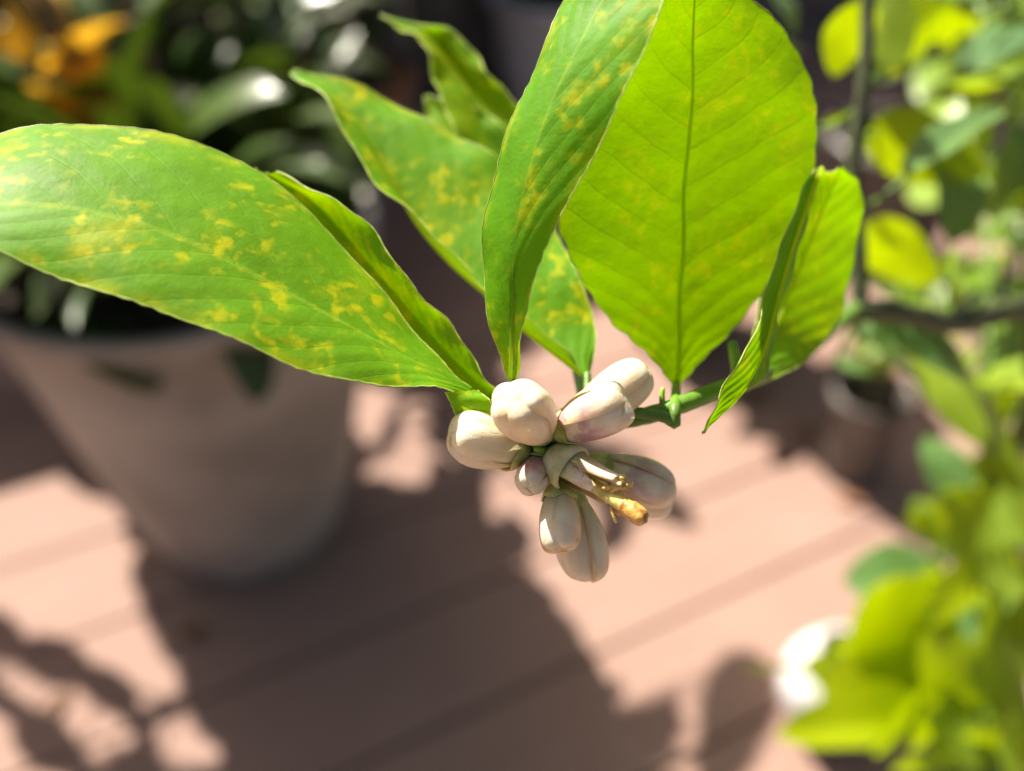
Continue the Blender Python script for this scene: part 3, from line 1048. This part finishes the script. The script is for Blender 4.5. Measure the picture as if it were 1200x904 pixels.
fleaf(975, 425, .36, 1020, 440, .36, (.2, .9, -.5), 1.0, 1, (1003, 372, .301))
fleaf(1060, 365, .34, 1100, 375, .35, (0, .8, .5), .8, 2, (1050, 366, .305))
fleaf(905, -10, .36, 932, 40, .36, (.1, .9, -.4), 1.2, 1, (1012, -60, .285))
# the dense low growth above the white pot
TR = lambda k: pix(POT_W + Vector((-.01 - .05 * k, -.02 - .05 * k, .26 + .16 * k)))
low = [
    (1120, 590, .46, 1085, 508, .48, (.1, .85, -.5), 1.1, 1), (1175, 655, .45, 1095, 570, .46, (-.1, .7, .4), 1.25, 3),
    (1190, 640, .44, 1205, 545, .45, (.3, .5, .7), 1.0, 0), (1205, 580, .42, 1150, 455, .44, (-.3, .5, .75), .8, 2),
    (1195, 650, .46, 1085, 735, .47, (0, .6, .8), .9, 0), (1200, 700, .44, 1150, 640, .45, (-.2, .6, .7), .9, 1),
    (1110, 805, .52, 1020, 678, .50, (-.25, .55, .6), 1.25, 3), (1120, 790, .53, 975, 755, .54, (-.3, .7, .4), 1.1, 0),
    (1100, 850, .50, 908, 862, .50, (-.3, .7, .8), 1.1, 2), (1110, 870, .50, 985, 800, .52, (.1, .7, .6), .8, 1),
    (1150, 805, .55, 1105, 715, .55, (.2, .95, -.3), .8, 2), (1180, 810, .56, 1160, 735, .57, (.1, .95, -.4), .9, 1),
    (1200, 760, .52, 1135, 770, .53, (.2, .9, -.4), .9, 3), (1205, 870, .50, 1165, 690, .49, (-.4, .4, .8), .7, 0),
    (1140, 880, .48, 1100, 780, .50, (-.3, .5, .8), .6, 2), (1130, 900, .47, 1040, 905, .47, (0, .7, .7), .7, 1),
    (1210, 900, .45, 1120, 860, .46, (.1, .85, .2), .8, 3), (1200, 930, .44, 1190, 830, .45, (-.2, .6, .7), .8, 0),
    (1120, 640, .52, 1060, 600, .53, (-.2, .7, .6), .9, 1), (1110, 670, .55, 1062, 690, .55, (0, .8, .5), .9, 0),
    (1170, 500, .45, 1215, 450, .46, (.1, .7, .6), .9, 1), (1150, 470, .48, 1200, 400, .50, (.3, .8, -.4), .9, 0),
    (1130, 430, .46, 1085, 400, .47, (.1, .9, -.4), .9, 2), (1160, 430, .46, 1190, 500, .45, (.1, .6, .7), .7, 3),
    (1205, 760, .50, 1210, 650, .5, (.1, .6, .7), .9, 1), (1085, 835, .56, 958, 782, .58, (-.3, .8, .8), 1.05, 1), (1120, 905, .50, 1000, 850, .52, (-.3, .8, .3), .9, 3),
    (1090, 760, .56, 1010, 700, .57, (-.4, .7, .4), 1.0, 0), (1160, 900, .46, 1085, 830, .47, (-.3, .7, .5), .9, 1), (960, 790, .56, 872, 785, .57, (0, .7, .6), .3, 2),
]
for i, (bx, by, bd, tx, ty, td, fc, ws, kd) in enumerate(low):
    k = min(1, max(0, (830 - by) / 400))
    tp = POT_W + Vector((.01 - .05 * k, -.02 - .09 * k, .20 + .30 * k))
    p = pix(tp)
    fleaf(bx, by, bd, tx, ty, td, fc, ws, kd, p)
for q in ((1015, 808, .80, 940, 772, .80, (-.3, .6, .8), 1.1, 1), (1030, 790, .79, 975, 748, .79, (-.3, .6, .8), 1.0, 0), (1010, 820, .79, 955, 812, .79, (-.3, .6, .8), 1.0, 3)):
    fleaf(*q, pix(POT_W + Vector((0, -.005, .15))))
for i in range(26):
    x, y, d = rng.uniform(1040, 1240), rng.uniform(480, 930), rng.uniform(.46, .60)
    if x < 1075 and y < 690:
        continue
    a = rng.uniform(1.8, 5.2)
    ln = rng.uniform(95, 145)
    x2, y2 = x + math.cos(a) * ln, y - math.sin(a) * ln * .9
    if x2 < (1070 if y2 < 680 else 965):
        continue
    k = min(1, max(0, (830 - y) / 400))
    fleaf(x, y, d, x2, y2, d + rng.uniform(-.02, .02), (rng.uniform(-.6, .1), .8, rng.choice((-.7, .8, .8))), rng.uniform(.95, 1.3), i, pix(POT_W + Vector((.01 - .05 * k, -.02 - .09 * k, .20 + .30 * k))))
for i in range(46):                                         # deeper leaves of the same crown
    k = rng.random()
    c = POT_W + Vector((.02 - .05 * k, -.03 - .07 * k, .16 + .34 * k))
    a = rng.uniform(0, 6.28)
    rad = rng.uniform(.03, .07)
    b = c + Vector((math.cos(a) * rad, math.sin(a) * rad, rng.uniform(-.02, .03)))
    t = b + Vector((math.cos(a), math.sin(a), rng.uniform(-.5, .4))).normalized() * rng.uniform(.045, .07)
    x, y, d = pix(t)
    x2, y2, d2 = pix(b)
    if min(x, x2) < 1075 or (y < 470 and x < 1180) or d < .34 or d2 < .34:
        continue
    wlink('leaf', lemon_far[i % 4], None, tree, leaf_matrix(b, t, Vector((rng.uniform(-.5, .5), rng.uniform(-.5, .5), 1)), .95))
    wlink('petiole', tube_mesh('petiole', [c, b + (t - b) * .05], .0011, .0008, 4, 6), M['twig'], tree)


# loose growth to the side of the branch
n_ok = 0
for i in range(400):
    x, y, d = rng.uniform(1030, 1330), rng.uniform(-80, 470), rng.uniform(.36, .62)
    b = P(x, y, d)
    a = rng.uniform(0, 6.283)
    t = b + Vector((math.cos(a), math.sin(a), rng.uniform(-.6, .5))).normalized() * rng.uniform(.04, .065)
    x2, y2, d2 = pix(t)
    if x2 < 1035 or (y2 > 230 and x2 < 1090):
        continue
    wlink('leaf', lemon_far[i % 4], None, tree, leaf_matrix(b, t, Vector((-.35, .4, .5)) * (1 if i % 3 else -.3) + Vector((rng.uniform(-.6, .3), rng.uniform(-.5, .5), .6)), 1.0))
    s = TOPN + Vector((.03, .05, rng.uniform(-.1, .2)))
    wlink('petiole', tube_mesh('petiole', [s, (s + b) * .5 + Vector((0, 0, .015)), b + (t - b) * .05], .0016, .0008, 8, 6), M['twig'], tree)
    n_ok += 1
    if n_ok >= 46:
        break


# ------------------------------------------------------------------ pots
def pot(name, label, loc, rt, rb, h, mat, rim=0.012, wall=0.012, group=None, belly=0.0):
    e = empty(name, label, 'pot', loc, group)
    pr = [(0.001, 0.0), (rb * .96, 0.0), (rb, .006)]
    for i in range(1, 9):
        t = i / 9
        pr.append((rb + (rt - rb) * t ** 0.9 + belly * math.sin(math.pi * t), h * t * .93 + .004))
    pr += [(rt, h - .022), (rt + rim * .8, h - .018), (rt + rim, h - .008), (rt + rim * .6, h), (rt - wall * .4, h), (rt - wall, h - .006), (rt - wall, h - .05), (rb * .7, h * .4)]
    wlink('body', lathe_mesh('body', pr, 72), mat, e, Matrix.Translation(loc))
    zs = h - .03
    rs = random.Random(int(rt * 1e4))
    V, F = [(0, 0, zs + .006)], []
    rings, seg = 6, 30
    for i in range(1, rings + 1):
        for k in range(seg):
            a = 2 * math.pi * k / seg
            r = (rt - wall * .8) * i / rings
            V.append((r * math.cos(a), r * math.sin(a), zs + rs.uniform(-.004, .006) * (i < rings)))
    for k in range(seg):
        F.append((0, 1 + k, 1 + (k + 1) % seg))
    for i in range(rings - 1):
        for k in range(seg):
            a, b = 1 + i * seg + k, 1 + i * seg + (k + 1) % seg
            F.append((a, a + seg, b + seg, b))
    wlink('soil', mesh('soil', V, F), M['soil'], e, Matrix.Translation(loc))
    return e


wp = empty('white_pot', 'glossy white round bellied pot holding the young lemon tree', 'pot', POT_W)
wlink('body', lathe_mesh('body', [(.001, 0), (.030, 0), (.034, .003), (.043, .015), (.051, .033), (.055, .052), (.053, .070), (.047, .085), (.038, .095), (.033, .099), (.030, .103),
                                  (.031, .108), (.033, .111), (.030, .112), (.027, .110), (.026, .100), (.034, .085)], 72), M['pot_white'], wp, Matrix.Translation(POT_W))
wlink('soil', lathe_mesh('soil', [(.0005, .102), (.012, .1025), (.0265, .100)], 32), M['soil'], wp, Matrix.Translation(POT_W))
POT_G = Vector((-.330, .762, 0))
pot('grey_pot', 'large tapered grey flower pot in shade with a strap leaved plant', POT_G, .190, .116, .415, M['pot_grey'], .006)
POT_S = Vector((.452, .842, 0))
pot('nursery_pot', 'small dark brown ribbed nursery pot standing in the dappled shade', POT_S, .048, .038, .135, M['pot_black'], .004, .004)

# ------------------------------------------------------------------ strap-leaved plant in the grey pot
plant = empty('strap_leaved_plant', 'tall strap leaved plant with dark leaves and some yellow ones in the grey pot', 'plant', POT_G + Vector((0, 0, .38)))
WM[plant.name] = Matrix.Translation(plant.location)
strap = [generic_leaf_mesh('leaf', 1.0, w, a, f, s, nu=18, nv=2, tipw=2.2) for w, a, f, s in
         ((.15, 1.1, .35, 1), (.13, 1.8, .3, 2), (.17, .7, .3, 3), (.14, 2.3, .25, 4))]
for m in strap:
    m.materials.append(M['dark_leaf'])
strap_y = [m.copy() for m in strap]
for m in strap_y:
    m.materials.clear()
    m.materials.append(M['yellow_leaf'])

# photo-lit parts of the deck (pixels): crown leaves must not shade these
LIT = [
    [(-200, 560), (0, 588), (85, 570), (120, 590), (150, 650), (148, 690), (170, 730), (196, 795), (180, 822), (130, 798), (95, 768), (55, 757), (20, 735), (-200, 720)],
    [(-200, 740), (0, 745), (45, 785), (100, 800), (142, 860), (125, 888), (75, 868), (30, 830), (-200, 790)],
    [(-200, 830), (0, 835), (58, 870), (66, 904), (60, 1000), (-200, 1000)],
    [(180, 862), (215, 840), (272, 862), (262, 892), (195, 895)],
    [(448, 895), (470, 872), (500, 895), (500, 930), (450, 930)],
    [(310, 890), (345, 885), (350, 920), (305, 920)],
    [(432, 420), (428, 548), (468, 558), (498, 572), (508, 515), (535, 520), (565, 560), (605, 592), (618, 612), (648, 690), (662, 730), (700, 800), (722, 838),
     (752, 824), (790, 826), (795, 845), (768, 880), (765, 930), (815, 930), (822, 850), (845, 795), (888, 768), (896, 778), (872, 815), (855, 870), (852, 930), (1300, 930), (1300, 200), (560, 200)],
    [(625, 800), (655, 800), (700, 850), (720, 880), (735, 904), (700, 930), (690, 880), (640, 830)],
]


def lit_at(p):
    g = p - TO_SUN * (p.z / TO_SUN.z)
    x, y, d = pix(g)
    if d < 0.05:
        return False
    return any(inpoly(x, y, q) for q in LIT)


def shade_ok(pts):
    return not any(lit_at(p) for p in pts)


def view_ok(pts):
    for p in pts:
        x, y, d = pix(p)
        if d > 0.05 and -40 < x < 1240 and -40 < y < 950:
            if x > 545 or y > 395:
                return False
        if d <= .35 and y > -300:
            return False
    return True


SUNNY = [P(640, 520, .16), P(760, 250, .17), P(300, 300, .16), P(985, 45, .31), P(1080, 60, .36), P(1120, 240, .36), P(1090, 340, .37), P(1090, 470, .37), P(1140, 560, .46), P(1130, 620, .46),
         P(1050, 740, .52), P(1000, 850, .52), P(1100, 880, .5), P(1190, 700, .46), P(1180, 480, .44), P(60, 80, .80), P(120, 60, .78), P(110, 140, .78), G(950, 800), P(940, 790, .86)]


def corridor_ok(pts, gap=.10):
    for p in pts:
        for q in SUNNY:
            r = p - q
            k = r.dot(TO_SUN)
            if k > .02 and (r - TO_SUN * k).length < gap:
                return False
    return True


# canes
canes = []
for i in range(9):
    a = i * 2.4
    r = rng.uniform(.02, .10)
    b = POT_G + Vector((math.cos(a) * r, math.sin(a) * r, .365))
    top = Vector((-.30 + rng.uniform(-.30, .20), .93 + rng.uniform(-.16, .2), rng.uniform(.62, 1.0)))
    midp = (b + top) * .5 + Vector((rng.uniform(-.03, .03), rng.uniform(-.03, .03), .03))
    canes.append(crom([b, midp, top], 24))
    wlink('cane', mesh('cane', *tube_geo(canes[-1], [.009 - .004 * k / 23 for k in range(24)], 8)), M['cane'], plant)
# basal strap leaves, in and around the pot mouth
n_ok = 0
for i in range(400):
    a = rng.uniform(0, 6.283)
    r = rng.uniform(.01, .11)
    b = POT_G + Vector((math.cos(a) * r, math.sin(a) * r, .38 + rng.uniform(0, .04)))
    el = rng.uniform(.1, 1.25)
    ln = rng.uniform(.20, .38)
    t = b + Vector((math.cos(a) * math.cos(el), math.sin(a) * math.cos(el), math.sin(el))) * ln
    mid = (b + t) * .5 + Vector((0, 0, ln * .18))
    if not (shade_ok([b, mid, t, b * .3 + t * .7]) and view_ok([t, mid]) and corridor_ok([t, mid], .05)):
        continue
    wlink('leaf', strap[i % 4], None, plant, leaf_matrix(b, t, Vector((0, 0, 1)) + Vector((rng.uniform(-.3, .3), rng.uniform(-.3, .3), 0)), rng.uniform(.8, 1.2)))
    n_ok += 1
    if n_ok >= 70:
        break
print('basal', n_ok)
# leaves the photograph shows singly: pixel base, tip, distance
for bx, by, bd, tx, ty, td, fc, ws, yel, kd in [
    (60, 95, .80, 150, 22, .76, (0, .9, -.3), 1.1, 1, 2), (45, 110, .80, 172, 160, .74, (.2, .8, -.4), 1.5, 1, 0),
    (60, 80, .82, -10, 120, .80, (0, .9, -.3), 1.4, 1, 2), (40, 85, .80, 55, -30, .82, (.3, .6, -.6), 1.5, 1, 0),
    (70, 70, .80, 175, 190, .78, (-.5, .6, -.4), 1.3, 1, 2), (0, 30, .8, -30, 150, .78, (.5, .5, -.4), 1.3, 1, 2),
    (60, 365, .80, 185, 462, .74, (.4, .6, -.5), 2.6, 0, 2), (255, 360, .80, 305, 478, .74, (.4, .7, -.4), 2.4, 0, 0),
    (170, 210, .85, 250, 20, .80, (-.5, .3, -.8), 1.3, 0, 2), (265, 330, .85, 250, 40, .80, (-.3, .3, -.9), 1.0, 0, 0),
    (330, 330, .88, 370, 60, .86, (-.3, .3, -.9), 1.0, 0, 2), (350, 300, .9, 420, 20, .88, (-.3, .3, -.9), 1.1, 0, 0),
    (20, 380, .85, -30, 480, .80, (-.3, .6, -.6), 1.1, 0, 1), (110, 360, .85, 60, 470, .78, (-.2, .6, -.6), 1.0, 0, 1),
    (180, 370, .86, 100, 30, .84, (.2, .3, -.9), 1.2, 0, 0), (420, 330, .92, 395, 120, .9, (-.2, .3, -.9), 1.1, 0, 2),
]:
    b, t = P(bx, by, bd), P(tx, ty, td)
    wlink('leaf', (strap_y if yel else strap)[kd], None, plant, leaf_matrix(b, t, RIGHT * fc[0] + UP * fc[1] + FWD * fc[2], ws * (2.4 if yel else 1.25)))
    near = min(canes, key=lambda c: min((Vector(q) - b).length for q in c))
    q = min((Vector(q) for q in near), key=lambda q: (q - b).length)
    wlink('leaf_base', tube_mesh('leaf_base', [q, (q + b) * .5 + Vector((0, 0, .01)), b + (t - b) * .05], .004, .003, 8, 6), M['twig'], plant)
# crown: shorter leaves on the canes, above the frame; they throw the big shadow across the deck
crown_me = [generic_leaf_mesh('leaf', 1.0, w, a, f, s, nu=10, nv=2, tipw=1.8) for w, a, f, s in ((.36, .9, .25, 11), (.30, .5, .2, 12), (.42, .7, .15, 13))]
for m in crown_me:
    m.materials.append(M['dark_leaf'])
cl = []
tries = 0
cover = {}
while len(cl) < 250 and tries < 26000:
    tries += 1
    c = Vector((-.32 + rng.uniform(-.62, .55), .95 + rng.uniform(-.45, .45), rng.uniform(.46, 1.15)))
    a = rng.uniform(0, 6.283)
    ln = rng.uniform(.05, .20)
    d = Vector((math.cos(a), math.sin(a), rng.uniform(-.5, .2))).normalized() * ln
    b, t = c - d * .5, c + d * .5
    side = d.cross(TO_SUN).normalized() * ln * .18
    smp = [b, t, c, c + side, c - side, b * .3 + t * .7 + side * .7, b * .3 + t * .7 - side * .7, b * .7 + t * .3 + side * .7, b * .7 + t * .3 - side * .7]
    cells = []
    for p in smp:
        x, y, dd = pix(p - TO_SUN * (p.z / TO_SUN.z))
        if dd > .05 and -60 < x < 1000 and 420 < y < 960:
            cells.append((int(x // 16), int(y // 16)))
    if sum(1 for q in cells if cover.get(q, 0) < 2) < 4:
        continue
    if not (view_ok([b, t, c]) and corridor_ok([b, t, c]) and shade_ok(smp)):
        continue
    for q in set(cells):
        cover[q] = cover.get(q, 0) + 1
    cl.append((b, t))
def lift(px, z):
    g = G(*px)
    return Vector(g) + TO_SUN * (z / TO_SUN.z)


for ln_, z in ([((-30, 728), (50, 775)), ((20, 757), (110, 797)), ((90, 785), (165, 838)), ((60, 775), (150, 822)), ((-60, 720), (30, 762)),
               ((150, 830), (180, 870)), ((-20, 803), (50, 850)), ((20, 835), (95, 905)), ((-60, 790), (10, 825)), ((60, 880), (130, 930))], .62), \
              ([((888, 765), (832, 905)), ((868, 800), (820, 930)), ((800, 835), (735, 905)), ((770, 830), (720, 870))], .95):
    for p0, p1 in ln_:
        cl.append((lift(p0, z), lift(p1, z)))
print('crown', len(cl), tries)
for i, (b, t) in enumerate(cl):
    hint = TO_SUN + Vector((rng.uniform(-.5, .5), rng.uniform(-.5, .5), rng.uniform(0, .4)))
    wlink('leaf', crown_me[i % 3], None, plant, leaf_matrix(b, t, hint, rng.uniform(.9, 1.15)))
# side shoots that carry the crown leaves
cent = [Vector(b) for b, t in cl[::12]]
own = [[] for _ in cent]
for b, t in cl:
    own[min(range(len(cent)), key=lambda k: (cent[k] - b).length)].append((b, t))
for c, ow in zip(cent, own):
    if not ow:
        continue
    best = min(((Vector(q), (Vector(q) - c).length + .25 * abs(q[2] - c.z)) for cn in canes for q in cn[10:]), key=lambda z: z[1])[0]
    pts = crom([best, (best + c) * .5 + Vector((0, 0, .02)), c], 12)
    geos = [tube_geo(pts, [.0045 - .0025 * k / 11 for k in range(12)], 6)]
    for b, t in ow:
        s = min((Vector(q) for q in pts), key=lambda q: (q - b).length)
        e = b + (t - b) * .06
        geos.append(tube_geo(crom([s, (s + e) * .5 - Vector((0, 0, .006)), e], 5), [.0018] * 5, 5))
    wlink('side_shoot', joined('side_shoot', geos), M['cane'], plant)


# ------------------------------------------------------------------ plants and pots at the back, in the shade of the fence
def bushy(name, label, loc, h, spread, n, meshes, seed, size, stems=5, group=None, z0=0.0, dry=0.0):
    rr = random.Random(seed)
    e = empty(name, label, 'plant', loc, group)
    WM[e.name] = Matrix.Translation(e.location)
    st = []
    for i in range(stems):
        a = i * 2.4 + rr.uniform(-.3, .3)
        top = loc + Vector((math.cos(a) * spread * rr.uniform(.2, .8), math.sin(a) * spread * rr.uniform(.2, .8), h * rr.uniform(.7, 1)))
        path = crom([loc + Vector((math.cos(a) * .015, math.sin(a) * .015, -.02)), (loc + top) * .5 + Vector((rr.uniform(-.02, .02), rr.uniform(-.02, .02), .02)), top], 16)
        st.append(path)
        wlink('stem', mesh('stem', *tube_geo(path, [.005 - .0032 * k / 15 for k in range(16)], 7)), M['cane'], e)
    for i in range(n):
        path = st[i % stems]
        q = Vector(path[rr.randint(4, 15)])
        a = rr.uniform(0, 6.283)
        d = Vector((math.cos(a), math.sin(a), rr.uniform(-.5, .7))).normalized()
        ln = size * rr.uniform(.7, 1.25)
        b = q
        t = q + d * ln * 1.1
        me = meshes[i % len(meshes)]
        if dry and rr.random() < dry:
            me = dry_me[i % 3]
        wlink('leaf', me, None, e, leaf_matrix(b, t, Vector((rr.uniform(-.4, .4), rr.uniform(-.4, .4), 1)), rr.uniform(.85, 1.2)))
    return e


mid_me = [generic_leaf_mesh('leaf', 1.0, w, a, f, s, nu=10, nv=2, tipw=1.8) for w, a, f, s in ((.42, .9, .25, 21), (.34, .5, .2, 22), (.5, .7, .15, 23))]
dry_me = [m.copy() for m in mid_me]
light_me = [m.copy() for m in mid_me]
for m in mid_me:
    m.materials.append(M['dark_leaf'])
for m in dry_me:
    m.materials.clear()
    m.materials.append(M['dry_leaf'])
for m in light_me:
    m.materials.clear()
    m.materials.append(M['lemon_leaf_far'])
long_me = strap

def gpt(x, y):
    g = G(x, y)
    return Vector((g.x, g.y, 0))


back = [
    ('stone_pot', 'pale grey stone pot by the fence with a broad leaved shrub', gpt(655, 150), .15, .11, .30, M['pot_stone'], 'shrub', 'broad leaved dark shrub in the pale stone pot', mid_me, .55, .22, 90, .12, 0.05),
    ('terracotta_pot', 'weathered terracotta pot by the fence holding a browning bush', gpt(425, 205), .11, .08, .21, M['pot_terracotta'], 'bush', 'browning bush with dry orange leaves in the terracotta pot', mid_me, .40, .16, 70, .09, 0.35),
    ('black_pot', 'black plastic pot in the shade between two other pots near the fence', gpt(250, 215), .14, .10, .26, M['pot_black'], 'shrub', 'dense dark green shrub in the black plastic pot', mid_me, .55, .24, 110, .13, 0.04),
    ('brown_pot', 'dark brown pot against the fence near its corner', gpt(60, 205), .14, .10, .24, M['pot_black'], 'shrub', 'tall dark shrub with yellowing leaves in the brown pot', mid_me, .6, .25, 100, .14, 0.10),
]
for (pn, pl, loc, rt, rb, h, mt, bn, bl, me, hh, sp, n, sz, dry) in back:
    pot(pn, pl, loc, rt, rb, h, mt)
    bushy(bn, bl, loc + Vector((0, 0, h - .03)), hh, sp, n, me, int(loc.x * 1000) % 991, sz, 6, None, 0, dry)
bushy('herb_seedling', 'pale green seedling growing in the small dark nursery pot', POT_S + Vector((0, 0, .105)), .16, .09, 26, light_me, 77, .055, 4)
loc = Vector((.66, 1.40, 0))
pot('clay_pot', 'dark clay pot standing beyond the lemon branch', loc, .12, .09, .22, M['pot_black'])
bushy('shrub', 'loose green shrub in the dark clay pot', loc + Vector((0, 0, .19)), .5, .2, 80, light_me + mid_me + mid_me, 5, .12, 7)
loc = Vector((.27, 1.16, 0))
pot('low_pot', 'low dark pot behind the small nursery pot', loc, .10, .08, .14, M['pot_black'])
bushy('low_shrub', 'low spreading dark shrub in the low dark pot', loc + Vector((0, 0, .11)), .30, .20, 80, mid_me, 9, .10, 6)

M['glaze'] = simple('glaze', (0.17, 0.175, 0.20), 0.16, 0.2, 14, 0.0004, 60, spec=0.7)
loc = gpt(395, 335)
pot('glazed_pot', 'glossy slate grey glazed pot in the shade behind the big grey pot', loc, .105, .075, .24, M['glaze'], .008)
bushy('fern_bush', 'dark glossy bush in the slate grey glazed pot', loc + Vector((0, 0, .21)), .42, .16, 60, mid_me, 41, .10, 6)

# ------------------------------------------------------------------ dry leaves lying on the deck; those by the nursery pot stand in for dappled shadow
spots = [(905, 470), (930, 500), (885, 480), (950, 520), (980, 585), (920, 530), (210, 745), (85, 815), (1060, 470), (1120, 420)]
for i, (x, y) in enumerate(spots):
    g = gpt(x, y)
    a = rng.uniform(0, 6.28)
    m = leaf_matrix(g + Vector((0, 0, .004)), g + Vector((math.cos(a) * .035, math.sin(a) * .035, .008)), Vector((0, 0, 1)), 1.0)
    o = link('fallen_leaf', dry_me[i % 3])
    o.matrix_world = m
    o['label'] = ('small brown dry leaf standing in for dappled shadow beside the dark nursery pot' if 880 <= x <= 1000 else
                  'small brown dry leaf lying on the boards beyond the lemon branch' if x > 1000 else 'small brown dry leaf on sunlit boards beside the large grey pot')
    o['category'] = 'dry leaf'
    o['group'] = 'dry leaves standing in for dappled shadow by the nursery pot' if 880 <= x <= 1000 else 'dry leaves beyond the lemon branch' if x > 1000 else 'dry leaves by the grey pot'
